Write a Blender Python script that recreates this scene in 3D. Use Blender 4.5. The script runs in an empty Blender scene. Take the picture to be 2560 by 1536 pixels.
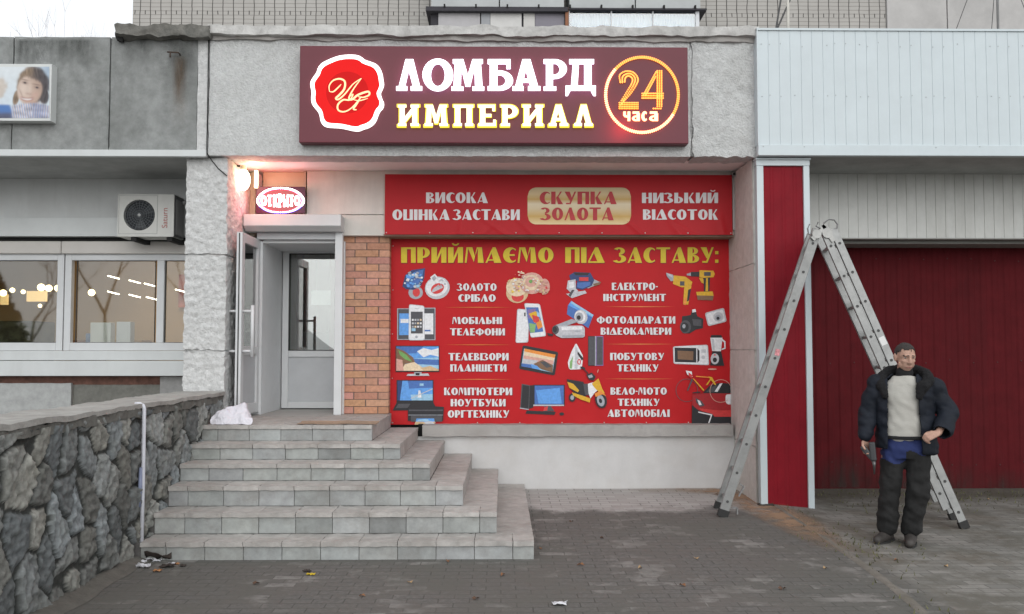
import bpy, bmesh, math, random
from mathutils import Vector, Matrix, Euler, noise
from mathutils.geometry import tessellate_polygon
R_ = math.radians
rnd = random.Random(7)
sc = bpy.context.scene
COL = sc.collection

# ------------------------------------------------------------------ camera
F = 2215.0                       # focal length in photograph pixels (2560 wide)
EYE = 1.60
CROT = Euler((R_(90 + 2.79), 0, R_(-0.72)), 'XYZ').to_matrix()
cd = bpy.data.cameras.new('camera'); cam = bpy.data.objects.new('camera', cd); COL.objects.link(cam)
cd.sensor_width = 36; cd.lens = F / 2560 * 36; cd.clip_end = 600; cd.clip_start = 0.05
cam.location = (0, 0, EYE); cam.rotation_euler = (R_(90 + 2.79), 0, R_(-0.72))
sc.camera = cam

# ------------------------------------------------------------------ sky, sun, exposure
w = bpy.data.worlds.new('World'); sc.world = w; w.use_nodes = True
nt = w.node_tree
sky = nt.nodes.new('ShaderNodeTexSky'); sky.sky_type = 'NISHITA'; sky.sun_disc = False
SUN_EL, SUN_AZ = R_(24), R_(172)
sky.sun_elevation = SUN_EL; sky.sun_rotation = SUN_AZ; sky.dust_density = 4.0; sky.air_density = 1.0; sky.ozone_density = 1.5
hs = nt.nodes.new('ShaderNodeHueSaturation'); hs.inputs['Saturation'].default_value = 0.22
nt.links.new(sky.outputs[0], hs.inputs['Color']); 
veil = nt.nodes.new('ShaderNodeMix'); veil.data_type = 'RGBA'; veil.inputs[0].default_value = .75; veil.inputs[7].default_value = (10.9, 11.2, 11.5, 1)   # even cloud cover
nt.links.new(hs.outputs[0], veil.inputs[6]); nt.links.new(veil.outputs[2], nt.nodes['Background'].inputs[0])
nt.nodes['Background'].inputs[1].default_value = 0.12
sd = bpy.data.lights.new('sun', 'SUN'); sd.energy = 1.15; sd.angle = R_(60); sd.color = (1, 1, 1)
sun = bpy.data.objects.new('sun', sd); COL.objects.link(sun)
sun.rotation_euler = Vector((math.sin(SUN_AZ) * math.cos(SUN_EL), math.cos(SUN_AZ) * math.cos(SUN_EL), math.sin(SUN_EL))).to_track_quat('Z', 'Y').to_euler()
sc.view_settings.view_transform = 'Standard'; sc.view_settings.look = 'None'
sc.view_settings.exposure = -0.08; sc.view_settings.gamma = 1.0

# ------------------------------------------------------------------ helpers
def pt(u, v, Y):
    """A measured photograph pixel (2560 x 1536) on the plane at depth Y -> (x, z) in metres."""
    d = CROT @ Vector(((u - 1280) / F, -(v - 768) / F, -1))
    k = Y / d.y
    return d.x * k, EYE + d.z * k
def px(u, Y, v=768): return pt(u, v, Y)[0]
def pz(v, Y, u=1280): return pt(u, v, Y)[1]
def ground_z(x, y):
    f = min(1, max(0, (3.5 - x) / 0.8)); f = f * f * (3 - 2 * f)
    return max(0, 0.029 * (y - 7.0)) * f if y < 11 else 0.116 * f

MATS = {}
def L(nt, a, b): nt.links.new(a, b)
def M(name, col, rough=.65, var=.1, vs=6, bump=0.0, bs=80, metal=0, emit=None, es=0, tint=False, dirt=None, dirt_s=1.5, dirt_a=.5, spec=.4, streak=False, bd=.01):
    if name in MATS: return MATS[name]
    m = bpy.data.materials.new(name); m.use_nodes = True; t = m.node_tree; N = t.nodes
    b = N['Principled BSDF']; b.inputs['Roughness'].default_value = rough; b.inputs['Metallic'].default_value = metal
    b.inputs['Specular IOR Level'].default_value = spec
    tc = N.new('ShaderNodeTexCoord')
    n = N.new('ShaderNodeTexNoise'); n.inputs['Scale'].default_value = vs; n.inputs['Detail'].default_value = 6; n.inputs['Roughness'].default_value = .65
    L(t, tc.outputs['Object'], n.inputs['Vector'])
    mr = N.new('ShaderNodeMapRange'); mr.inputs[1].default_value = .3; mr.inputs[2].default_value = .7
    L(t, n.outputs['Fac'], mr.inputs[0])
    mx = N.new('ShaderNodeMix'); mx.data_type = 'RGBA'
    mx.inputs[6].default_value = tuple(c * (1 - var) for c in col) + (1,); mx.inputs[7].default_value = tuple(min(1, c * (1 + var)) for c in col) + (1,)
    L(t, mr.outputs[0], mx.inputs[0]); out = mx.outputs[2]
    if dirt:
        n2 = N.new('ShaderNodeTexNoise'); n2.inputs['Scale'].default_value = dirt_s; n2.inputs['Detail'].default_value = 7; n2.inputs['Roughness'].default_value = .7
        if streak:
            mp = N.new('ShaderNodeMapping'); mp.inputs['Scale'].default_value = (1, 1, .12); L(t, tc.outputs['Object'], mp.inputs[0]); L(t, mp.outputs[0], n2.inputs['Vector'])
        else: L(t, tc.outputs['Object'], n2.inputs['Vector'])
        r2 = N.new('ShaderNodeMapRange'); r2.inputs[1].default_value = .48; r2.inputs[2].default_value = .72; r2.inputs[4].default_value = dirt_a
        L(t, n2.outputs['Fac'], r2.inputs[0])
        m2 = N.new('ShaderNodeMix'); m2.data_type = 'RGBA'; m2.inputs[7].default_value = tuple(dirt) + (1,)
        L(t, r2.outputs[0], m2.inputs[0]); L(t, out, m2.inputs[6]); out = m2.outputs[2]
    if tint:
        a = N.new('ShaderNodeAttribute'); a.attribute_name = 'tint'
        m3 = N.new('ShaderNodeMix'); m3.data_type = 'RGBA'; m3.blend_type = 'MULTIPLY'; m3.inputs[0].default_value = 1
        L(t, out, m3.inputs[6]); L(t, a.outputs['Color'], m3.inputs[7]); out = m3.outputs[2]
    L(t, out, b.inputs['Base Color'])
    if bump:
        n3 = N.new('ShaderNodeTexNoise'); n3.inputs['Scale'].default_value = bs; n3.inputs['Detail'].default_value = 5; n3.inputs['Roughness'].default_value = .6
        L(t, tc.outputs['Object'], n3.inputs['Vector'])
        bp = N.new('ShaderNodeBump'); bp.inputs['Strength'].default_value = bump; bp.inputs['Distance'].default_value = bd
        L(t, n3.outputs['Fac'], bp.inputs['Height']); L(t, bp.outputs[0], b.inputs['Normal'])
    if emit:
        b.inputs['Emission Color'].default_value = tuple(emit) + (1,); b.inputs['Emission Strength'].default_value = es
    MATS[name] = m
    return m
def glass(name, refl=.12, tint=(1, 1, 1), rough=0.0):
    if name in MATS: return MATS[name]
    m = bpy.data.materials.new(name); m.use_nodes = True; t = m.node_tree; N = t.nodes
    N.remove(N['Principled BSDF'])
    tr = N.new('ShaderNodeBsdfTransparent'); tr.inputs[0].default_value = tuple(tint) + (1,)
    gl = N.new('ShaderNodeBsdfGlossy'); gl.inputs['Roughness'].default_value = rough
    fr = N.new('ShaderNodeFresnel'); fr.inputs[0].default_value = 1.5
    ad = N.new('ShaderNodeMath'); ad.operation = 'ADD'; ad.inputs[1].default_value = refl; ad.use_clamp = True
    mx = N.new('ShaderNodeMixShader')
    L(t, fr.outputs[0], ad.inputs[0]); L(t, ad.outputs[0], mx.inputs[0]); L(t, tr.outputs[0], mx.inputs[1]); L(t, gl.outputs[0], mx.inputs[2])
    L(t, mx.outputs[0], N['Material Output'].inputs[0])
    MATS[name] = m
    return m

def tag(o, label=None, cat=None, group=None, kind=None):
    if label: o['label'] = label
    if cat: o['category'] = cat
    if group: o['group'] = group
    if kind: o['kind'] = kind
    return o
def thing(name, label, cat, loc=(0, 0, 0), group=None):
    o = bpy.data.objects.new(name, None); COL.objects.link(o); o.location = loc; o.empty_display_size = .2
    return tag(o, label, cat, group)

class MB:
    def __init__(s): s.v = []; s.f = []; s.m = []; s.t = []; s.cur = 0; s.tint = (1, 1, 1)
    def add(s, vs, fs):
        o = len(s.v); s.v += [tuple(p) for p in vs]; s.t += [s.tint] * len(vs)
        for f in fs: s.f.append(tuple(i + o for i in f)); s.m.append(s.cur)
        return s
    def box(s, x0, x1, y0, y1, z0, z1):
        return s.add([(x0, y0, z0), (x1, y0, z0), (x1, y1, z0), (x0, y1, z0), (x0, y0, z1), (x1, y0, z1), (x1, y1, z1), (x0, y1, z1)],
                     [(0, 3, 2, 1), (4, 5, 6, 7), (0, 1, 5, 4), (1, 2, 6, 5), (2, 3, 7, 6), (3, 0, 4, 7)])
    def bar(s, p0, p1, w, h, up=(0, 1, 0)):
        """box bar from p0 to p1; w across `up`, h along `up`"""
        p0 = Vector(p0); p1 = Vector(p1); d = (p1 - p0).normalized(); u = Vector(up); a = d.cross(u).normalized(); u = a.cross(d).normalized()
        vs = []
        for p in (p0, p1):
            for sx, sy in ((-1, -1), (1, -1), (1, 1), (-1, 1)): vs.append(p + a * (sx * w / 2) + u * (sy * h / 2))
        return s.add(vs, [(0, 1, 2, 3), (7, 6, 5, 4), (0, 4, 5, 1), (1, 5, 6, 2), (2, 6, 7, 3), (3, 7, 4, 0)])
    def tube(s, pts, r, n=8, cap=True):
        pts = [Vector(p) for p in pts]; rs = r if isinstance(r, (list, tuple)) else [r] * len(pts)
        vs = []; fs = []
        for i, p in enumerate(pts):
            d = (pts[min(i + 1, len(pts) - 1)] - pts[max(i - 1, 0)]).normalized()
            a = d.cross(Vector((0, 0, 1)) if abs(d.z) < .9 else Vector((1, 0, 0))).normalized(); b = d.cross(a)
            for k in range(n):
                t = 2 * math.pi * k / n; vs.append(p + (a * math.cos(t) + b * math.sin(t)) * rs[i])
        for i in range(len(pts) - 1):
            for k in range(n): fs.append((i * n + k, i * n + (k + 1) % n, (i + 1) * n + (k + 1) % n, (i + 1) * n + k))
        if cap: fs.append(tuple(range(n - 1, -1, -1))); fs.append(tuple((len(pts) - 1) * n + k for k in range(n)))
        return s.add(vs, fs)
    def prism(s, poly, y0, y1):
        """polygon of (x, z) extruded from y0 (front, towards the camera) to y1"""
        a = sum(poly[i][0] * poly[(i + 1) % len(poly)][1] - poly[(i + 1) % len(poly)][0] * poly[i][1] for i in range(len(poly)))
        if a < 0: poly = poly[::-1]
        n = len(poly); vs = [(x, y0, z) for x, z in poly] + [(x, y1, z) for x, z in poly]
        tri = tessellate_polygon([[Vector((x, z, 0)) for x, z in poly]])
        fs = []
        for t in tri:
            A, B, C = (poly[i] for i in t); ar = (B[0] - A[0]) * (C[1] - A[1]) - (C[0] - A[0]) * (B[1] - A[1])
            t = t if ar > 0 else t[::-1]
            fs.append(tuple(t)); fs.append(tuple(i + n for i in t[::-1]))
        for i in range(n): j = (i + 1) % n; fs.append((j, i, i + n, j + n))
        return s.add(vs, fs)
    def flat(s, poly, y):
        a = sum(poly[i][0] * poly[(i + 1) % len(poly)][1] - poly[(i + 1) % len(poly)][0] * poly[i][1] for i in range(len(poly)))
        if a < 0: poly = poly[::-1]
        tri = tessellate_polygon([[Vector((x, z, 0)) for x, z in poly]])
        fs = []
        for t in tri:
            A, B, C = (poly[i] for i in t); ar = (B[0] - A[0]) * (C[1] - A[1]) - (C[0] - A[0]) * (B[1] - A[1])
            fs.append(tuple(t if ar > 0 else t[::-1]))
        return s.add([(x, y if not callable(y) else y(x, z), z) for x, z in poly], fs)
    def profile(s, prof, z0, z1, nz=1):
        """open (x, y) profile extruded up: corrugated sheet"""
        n = len(prof); vs = []; fs = []
        for k in range(nz + 1): vs += [(x, y, z0 + (z1 - z0) * k / nz) for x, y in prof]
        for k in range(nz):
            for i in range(n - 1): fs.append((k * n + i, k * n + i + 1, (k + 1) * n + i + 1, (k + 1) * n + i))
        return s.add(vs, fs)
    def ico(s, c, r, sub=1, sc_=(1, 1, 1)):
        b = bmesh.new(); bmesh.ops.create_icosphere(b, subdivisions=sub, radius=1)
        c = Vector(c); b.verts.index_update()
        s.add([(c.x + v.co.x * r * sc_[0], c.y + v.co.y * r * sc_[1], c.z + v.co.z * r * sc_[2]) for v in b.verts], [tuple(v.index for v in f.verts) for f in b.faces]); b.free(); return s
    def rough(s, x0, x1, y0, y1, z0, z1, res=.04, amp=.01, fr=9, seed=0, faces='xXyYzZ', oct=3):
        """box whose skin is a displaced grid: broken concrete, roughcast"""
        def disp(p):
            q = Vector(p) * fr + Vector((seed * 7.3, seed * 3.1, seed))
            return Vector(p) + noise.noise_vector(q) * amp + noise.noise_vector(q * 2.3) * amp * .5 * (oct > 1) + noise.noise_vector(q * 5.1) * amp * .3 * (oct > 2)
        def gridf(o, a, b):
            na = max(1, round(a.length / res)); nb = max(1, round(b.length / res)); vs = []; fs = []
            for j in range(nb + 1):
                for i in range(na + 1): vs.append(disp(o + a * (i / na) + b * (j / nb)))
            for j in range(nb):
                for i in range(na): q = j * (na + 1) + i; fs.append((q, q + 1, q + na + 2, q + na + 1))
            s.add(vs, fs)
        V = Vector; dx = V((x1 - x0, 0, 0)); dy = V((0, y1 - y0, 0)); dz = V((0, 0, z1 - z0))
        if 'y' in faces: gridf(V((x0, y0, z0)), dx, dz)
        if 'Y' in faces: gridf(V((x1, y1, z0)), -dx, dz)
        if 'x' in faces: gridf(V((x0, y1, z0)), -dy, dz)
        if 'X' in faces: gridf(V((x1, y0, z0)), dy, dz)
        if 'Z' in faces: gridf(V((x0, y0, z1)), dx, dy)
        if 'z' in faces: gridf(V((x0, y1, z0)), dx, -dy)
        return s
    def build(s, name, mats, parent=None, smooth=False, bevel=0, label=None, kind=None):
        me = bpy.data.meshes.new(name); me.from_pydata(s.v, [], s.f)
        for m in (mats if isinstance(mats, (list, tuple)) else [mats]): me.materials.append(m)
        me.polygons.foreach_set('material_index', s.m)
        if any(t != (1, 1, 1) for t in s.t):
            at = me.color_attributes.new('tint', 'FLOAT_COLOR', 'POINT')
            at.data.foreach_set('color', [c for t in s.t for c in (t[0], t[1], t[2], 1.0)])
        if smooth: me.polygons.foreach_set('use_smooth', [True] * len(s.f))
        me.update()
        o = bpy.data.objects.new(name, me); COL.objects.link(o)
        if parent is not None:
            o.parent = parent
            if parent.type == 'EMPTY': o.matrix_parent_inverse = Matrix.Translation(parent.location).inverted()
        if bevel:
            b = o.modifiers.new('edge', 'BEVEL'); b.width = bevel; b.segments = 2; b.limit_method = 'ANGLE'; b.angle_limit = R_(40)
        if label: o['label'] = label
        if kind: o['kind'] = kind
        return o
def BX(*a): return MB().box(*a)
def frame(mb, x0, x1, z0, z1, w, y0, y1, wb=None):
    """four butted bars round an opening (outer size)"""
    wb = wb or w
    mb.box(x0, x0 + w, y0, y1, z0, z1); mb.box(x1 - w, x1, y0, y1, z0, z1)
    mb.box(x0 + w, x1 - w, y0, y1, z1 - w, z1); mb.box(x0 + w, x1 - w, y0, y1, z0, z0 + wb)
    return mb
def copy_tree(o, parent=None):
    c = o.copy(); COL.objects.link(c)
    if parent is not None: c.parent = parent
    for ch in [x for x in bpy.data.objects if x.parent == o]: copy_tree(ch, c)
    return c

# ------------------------------------------------------------------ lettering
def ring(cx, cy, ox, oy, ix, iy, a0=0, a1=360, dcx=0, n=20):
    o = [(cx + ox * math.cos(R_(a0 + (a1 - a0) * i / n)), cy + oy * math.sin(R_(a0 + (a1 - a0) * i / n))) for i in range(n + 1)]
    q = [(cx + dcx + ix * math.cos(R_(a0 + (a1 - a0) * i / n)), cy + iy * math.sin(R_(a0 + (a1 - a0) * i / n))) for i in range(n + 1)]
    return [[o[i], o[i + 1], q[i + 1], q[i]] for i in range(n)]
def rc(a, b, c, d): return [[(a, b), (c, b), (c, d), (a, d)]]
def pl(*p): return [list(p)]
_I = rc(0, 0, .30, 1) + rc(.54, 0, .82, 1) + pl((.30, .02), (.30, .34), (.54, .98), (.54, .66))
DECO = {  # heavy display capitals of the banners: (width, pieces), cap height 1
 'І': (.30, rc(0, 0, .3, 1)), 'П': (.80, rc(0, 0, .32, 1) + rc(.32, .88, .54, 1) + rc(.54, 0, .8, 1)),
 'Н': (.78, rc(0, 0, .32, 1) + rc(.32, .44, .52, .56) + rc(.52, 0, .78, 1)), 'И': (.82, _I),
 'Й': (.82, _I + ring(.41, 1.26, .2, .16, .1, .07, 180, 360)),
 'Р': (.68, rc(0, 0, .3, 1) + ring(.3, .66, .38, .34, .12, .24, -90, 90)),
 'Ь': (.68, rc(0, 0, .3, 1) + ring(.3, .31, .38, .31, .12, .21, -90, 90)),
 'Б': (.70, rc(0, 0, .3, 1) + rc(.3, .88, .64, 1) + ring(.3, .31, .40, .31, .13, .21, -90, 90)),
 'В': (.70, rc(0, 0, .3, 1) + ring(.3, .76, .33, .24, .1, .15, -90, 90) + ring(.3, .26, .40, .26, .13, .17, -90, 90)),
 'А': (.88, pl((0, 0), (.1, 0), (.42, .86), (.50, 1), (.40, 1)) + pl((.40, 1), (.56, 1), (.88, 0), (.48, 0), (.34, .62)) + rc(.1, .14, .46, .22)),
 'Д': (.92, pl((0, .1), (.1, .1), (.42, .86), (.50, 1), (.40, 1)) + pl((.40, 1), (.56, 1), (.90, .1), (.52, .1), (.34, .62)) + rc(0, 0, .92, .1)),
 'Л': (.86, pl((0, 0), (.12, 0), (.42, .86), (.48, 1), (.38, 1)) + pl((.38, 1), (.54, 1), (.86, 0), (.46, 0), (.34, .62))),
 'М': (1.04, pl((0, 0), (.1, 0), (.2, 1), (.1, 1)) + pl((.16, 1), (.42, 1), (.56, .4), (.5, .05)) + pl((.5, .05), (.56, .4), (.74, 1), (.66, 1)) + pl((.72, 1), (.94, 1), (1.04, 0), (.72, 0))),
 'О': (.84, ring(.42, .5, .42, .5, .11, .36, 0, 360, .03, 26)), 'С': (.70, ring(.42, .5, .42, .5, .2, .38, 48, 312, .12)),
 'Є': (.70, ring(.42, .5, .42, .5, .2, .38, 48, 312, .12) + rc(.30, .45, .64, .55)),
 'Е': (.62, rc(0, 0, .32, 1) + rc(.32, .88, .6, 1) + rc(.32, .45, .54, .56) + rc(.32, 0, .62, .12)),
 'З': (.66, ring(.22, .76, .36, .24, .1, .14, -90, 150) + ring(.22, .26, .44, .26, .14, .16, -150, 90)),
 'К': (.82, rc(0, 0, .3, 1) + pl((.32, .42), (.40, .42), (.74, 1), (.62, 1)) + pl((.34, .56), (.46, .66), (.82, 0), (.46, 0))),
 'Т': (.84, rc(.26, 0, .58, .88) + rc(0, .88, .84, 1)),
 'У': (.80, pl((0, 1), (.36, 1), (.54, .4), (.38, .26)) + pl((.68, 1), (.8, 1), (.42, 0), (.3, 0)) + rc(.1, 0, .32, .11)),
 'Ф': (1.06, rc(.40, 0, .66, 1) + ring(.40, .5, .40, .36, .14, .24, 90, 270) + ring(.66, .5, .40, .36, .14, .24, -90, 90)),
 'Х': (.82, pl((0, 1), (.36, 1), (.82, 0), (.46, 0)) + pl((0, 0), (.12, 0), (.38, .42), (.32, .52)) + pl((.68, 1), (.8, 1), (.52, .52), (.46, .62))),
 'Ц': (.82, rc(0, 0, .3, 1) + rc(.3, 0, .54, .12) + rc(.54, 0, .82, 1)), 'Ш': (1.08, rc(0, 0, .28, 1) + rc(.28, 0, .42, .1) + rc(.42, 0, .66, 1) + rc(.66, 0, .8, .1) + rc(.8, 0, 1.08, 1)),
 'Ю': (1.16, rc(0, 0, .28, 1) + rc(.28, .44, .42, .56) + ring(.78, .5, .38, .5, .12, .37)), 'Г': (.62, rc(0, 0, .3, 1) + rc(.3, .87, .62, 1)),
 "'": (.16, rc(0, .68, .14, 1)), '-': (.26, rc(0, .4, .26, .53)), ':': (.2, rc(0, 0, .2, .2) + rc(0, .55, .2, .75)), ' ': (.4, []),
}
SLAB = {  # slab-serif capitals of the lit sign, drawn in a unit box
 'Л': pl((.10, .14), (.34, .14), (.54, .86), (.54, 1), (.36, 1)) + pl((.54, 1), (.66, 1), (.92, .14), (.64, .14), (.48, .64), (.54, .86)) + rc(0, 0, .42, .14) + rc(.56, 0, 1, .14),
 'А': pl((.10, .14), (.34, .14), (.52, .80), (.52, 1), (.36, 1)) + pl((.52, 1), (.64, 1), (.92, .14), (.64, .14), (.48, .66), (.52, .80)) + rc(.30, .26, .68, .38) + rc(0, 0, .40, .14) + rc(.56, 0, 1, .14),
 'О': ring(.5, .5, .5, .52, .23, .36, 0, 360, 0, 28),
 'М': pl((.06, .13), (.28, .13), (.30, .87), (.10, .87)) + pl((.72, .13), (.95, .13), (.90, .87), (.70, .87)) + pl((.30, 1), (.36, 1), (.5, .5), (.64, 1), (.70, 1), (.70, .70), (.57, .13), (.43, .13), (.30, .70)) + rc(0, 0, .36, .13) + rc(.64, 0, 1, .13) + rc(.04, .87, .30, 1) + rc(.70, .87, .96, 1),
 'Б': rc(.08, .13, .38, .87) + rc(0, .86, .90, 1) + rc(.74, .70, .90, .86) + ring(.46, .32, .54, .32, .24, .18, -90, 90) + rc(.38, .50, .46, .64) + rc(0, 0, .46, .14),
 'Р': rc(.10, .13, .40, .87) + rc(0, 0, .54, .13) + rc(0, .87, .46, 1) + ring(.46, .69, .54, .31, .23, .18, -90, 90) + rc(.40, .38, .46, .51),
 'Д': pl((.18, .16), (.40, .16), (.44, .86), (.24, .86)) + rc(.62, .16, .86, .86) + rc(.12, .86, .94, 1) + rc(0, 0, 1, .16) + pl((0, -.17), (.07, -.17), (.16, 0), (0, 0)) + pl((1, -.17), (.93, -.17), (.84, 0), (1, 0)),
 'И': rc(.08, .13, .32, .87) + rc(.68, .13, .92, .87) + pl((.32, .13), (.32, .42), (.68, .87), (.68, .58)) + rc(0, 0, .40, .13) + rc(0, .87, .40, 1) + rc(.60, 0, 1, .13) + rc(.60, .87, 1, 1),
 'П': rc(.08, .13, .34, .86) + rc(.66, .13, .92, .86) + rc(0, .86, 1, 1) + rc(0, 0, .42, .13) + rc(.58, 0, 1, .13),
 'Е': rc(.10, .14, .40, .86) + rc(0, .86, .95, 1) + rc(0, 0, 1, .14) + rc(.40, .43, .74, .57) + rc(.80, .70, .95, .86) + rc(.85, .14, 1, .30),
 'Т': rc(.34, .13, .66, .86) + rc(0, .86, 1, 1) + rc(.2, 0, .8, .13),
 'К': rc(.08, 0, .38, 1) + pl((.38, .42), (.5, .42), (.98, 1), (.70, 1)) + pl((.40, .52), (.56, .60), (1, 0), (.66, 0)),
 'Ы': rc(.0, 0, .22, 1) + ring(.22, .3, .36, .3, .16, .16, -90, 90) + rc(.74, 0, 1, 1),
 'В': rc(.05, 0, .35, 1) + ring(.35, .75, .5, .25, .22, .13, -90, 90) + ring(.35, .26, .6, .26, .28, .13, -90, 90),
 'ч': rc(.62, 0, 1, 1) + pl((0, 1), (.36, 1), (.36, .62), (.62, .55), (.62, .36), (.2, .42), (0, .6)),
 'а': rc(.60, 0, 1, .8) + ring(.52, .28, .5, .29, .2, .13, 90, 270) + rc(.1, .78, .92, 1) + rc(.5, .44, .62, .57) + rc(.5, 0, .62, .13),
 'с': ring(.5, .5, .5, .52, .2, .3, 45, 315, .14),
}
def deco_width(t): return sum(DECO[c][0] for c in t) + .09 * (len(t) - 1)
def deco(mb, t, u0, u1, vt, vb, Y, place, dy=0.0):
    """text between measured pixel edges u0..u1, cap top vt, baseline vb"""
    W = deco_width(t); x = 0
    for c in t:
        wd, pcs = DECO[c]
        for k, p in enumerate(pcs):
            mb.flat([place(u0 + (x + a) / W * (u1 - u0), vb + (vt - vb) * b) for a, b in p], (lambda X, Z, k=k: Y(X, Z) - dy - .0003 * (k % 4)))
        x += wd + .09
def slab(mb, c, u0, u1, vt, vb, Yf, y0, y1):
    for k, p in enumerate(SLAB[c]):
        mb.prism([pt(u0 + a * (u1 - u0), vb + (vt - vb) * b, Yf) for a, b in p], y0 - .0004 * (k % 5), y1)

# ------------------------------------------------------------------ materials
roughcast = M('roughcast', (.56, .57, .565), .9, .15, 26, 1.0, 50, dirt=(.34, .335, .32), dirt_s=2.2, dirt_a=.3, bd=.02)
whitecast = M('white_roughcast', (.57, .575, .57), .9, .17, 26, 1.0, 50, dirt=(.40, .40, .39), dirt_s=5, dirt_a=.35, bd=.015)
darkcast = M('grey_parapet', (.255, .265, .26), .95, .22, 9, .5, 90, dirt=(.15, .158, .15), dirt_s=1.6, dirt_a=.8, bd=.01)
sidecast = M('cream_plaster', (.60, .58, .55), .9, .12, 12, .4, 50, dirt=(.42, .38, .34), dirt_s=2, dirt_a=.4)
copingm = M('coping_mortar', (.50, .495, .48), .95, .2, 7, .6, 40, dirt=(.22, .21, .20), dirt_s=6, dirt_a=.55)
copingd = M('old_coping', (.17, .165, .15), .95, .3, 9, .8, 40, dirt=(.06, .065, .06), dirt_s=4, dirt_a=.8)
soffm = M('soffit_plaster', (.86, .82, .80), .85, .1, 3, .1, 60, dirt=(.74, .70, .68), dirt_s=1.5, dirt_a=.4)
softd = M('dark_soffit', (.40, .41, .40), .9, .15, 4, .2, 60)
whitem = M('white_metal', (.53, .595, .62), .38, .04, 3, .0, dirt=(.50, .55, .57), dirt_s=3, dirt_a=.4, streak=True)
whitet = M('white_trim', (.56, .585, .585), .4, .05, 3, dirt=(.46, .47, .465), dirt_s=3, dirt_a=.4, streak=True)
pvc = M('white_pvc', (.585, .60, .61), .35, .04, 5, dirt=(.52, .52, .51), dirt_s=4, dirt_a=.25)
pvcg = M('grey_pvc', (.46, .475, .49), .4, .06, 5)
panelw = M('pale_panel', (.64, .62, .58), .6, .08, 4, dirt=(.40, .39, .36), dirt_s=3, dirt_a=.4, streak=True)
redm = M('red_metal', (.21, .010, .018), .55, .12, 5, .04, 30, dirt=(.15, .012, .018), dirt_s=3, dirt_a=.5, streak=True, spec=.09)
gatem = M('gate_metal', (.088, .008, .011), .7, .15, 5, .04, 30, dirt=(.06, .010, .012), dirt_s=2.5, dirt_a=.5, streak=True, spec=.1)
darkm = M('dark_void', (.02, .02, .02), .9)
plinthm = M('white_plinth', (.535, .53, .525), .85, .06, 5, .15, 60, dirt=(.45, .42, .39), dirt_s=2, dirt_a=.4)
sillm = M('grey_sill', (.36, .345, .33), .9, .15, 12, .4, 70, dirt=(.2, .18, .16), dirt_s=6, dirt_a=.5)
tilem = M('stair_tile', (.335, .35, .345), .6, .2, 9, .18, 55, tint=True, dirt=(.22, .21, .195), dirt_s=5, dirt_a=.65)
treadm = M('stair_tread', (.40, .385, .37), .7, .2, 10, .2, 55, tint=True, dirt=(.265, .24, .22), dirt_s=3.2, dirt_a=.7)
groutm = M('grout', (.12, .115, .11), .95, .2, 30)
brickm = M('red_brick', (.50, .265, .18), .85, .2, 25, .3, 120, tint=True, dirt=(.36, .22, .16), dirt_s=6, dirt_a=.4)
mortar = M('brick_mortar', (.17, .13, .11), .95, .2, 30)
concm = M('concrete', (.36, .36, .35), .9, .15, 6, .3, 60, dirt=(.24, .24, .23), dirt_s=2, dirt_a=.5)

# apartment brick: stacked pale bricks with dark upright joints and one header course in five
def brick_wall_mat():
    m = bpy.data.materials.new('silicate_brick'); m.use_nodes = True; t = m.node_tree; N = t.nodes; b = N['Principled BSDF']; b.inputs['Roughness'].default_value = .9
    tc = N.new('ShaderNodeTexCoord'); sp = N.new('ShaderNodeSeparateXYZ'); L(t, tc.outputs['Object'], sp.inputs[0])
    def mth(op, a, bb=None):
        n = N.new('ShaderNodeMath'); n.operation = op
        for i, q in enumerate((a, bb)):
            if q is None: continue
            if isinstance(q, (int, float)): n.inputs[i].default_value = q
            else: L(t, q, n.inputs[i])
        return n.outputs[0]
    nz = N.new('ShaderNodeTexNoise'); nz.inputs['Scale'].default_value = 3; L(t, tc.outputs['Object'], nz.inputs['Vector'])
    wob = mth('MULTIPLY', mth('SUBTRACT', nz.outputs['Fac'], .5), .05)
    x = mth('ADD', sp.outputs['X'], wob); z = mth('ADD', sp.outputs['Z'], mth('MULTIPLY', wob, .4))
    vert = mth('LESS_THAN', mth('FRACT', mth('DIVIDE', x, .256)), .085)
    hor = mth('LESS_THAN', mth('FRACT', mth('DIVIDE', z, .1)), .16)
    row = mth('LESS_THAN', mth('FRACT', mth('DIVIDE', mth('ADD', z, .28), .6)), .16667)
    half = mth('MULTIPLY', row, mth('LESS_THAN', mth('FRACT', mth('ADD', mth('DIVIDE', x, .256), .5)), .085))
    n2 = N.new('ShaderNodeTexNoise'); n2.inputs['Scale'].default_value = 1.2; n2.inputs['Detail'].default_value = 6; L(t, tc.outputs['Object'], n2.inputs['Vector'])
    base = N.new('ShaderNodeMix'); base.data_type = 'RGBA'; base.inputs[6].default_value = (.33, .315, .295, 1); base.inputs[7].default_value = (.46, .445, .42, 1); L(t, n2.outputs['Fac'], base.inputs[0])
    m1 = N.new('ShaderNodeMix'); m1.data_type = 'RGBA'; m1.inputs[7].default_value = (.20, .19, .175, 1); L(t, mth('MULTIPLY', hor, .8), m1.inputs[0]); L(t, base.outputs[2], m1.inputs[6])
    m2 = N.new('ShaderNodeMix'); m2.data_type = 'RGBA'; m2.inputs[7].default_value = (.075, .07, .065, 1); L(t, mth('MAXIMUM', vert, half), m2.inputs[0]); L(t, m1.outputs[2], m2.inputs[6])
    L(t, m2.outputs[2], b.inputs['Base Color']); return m
silicate = brick_wall_mat()

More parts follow.
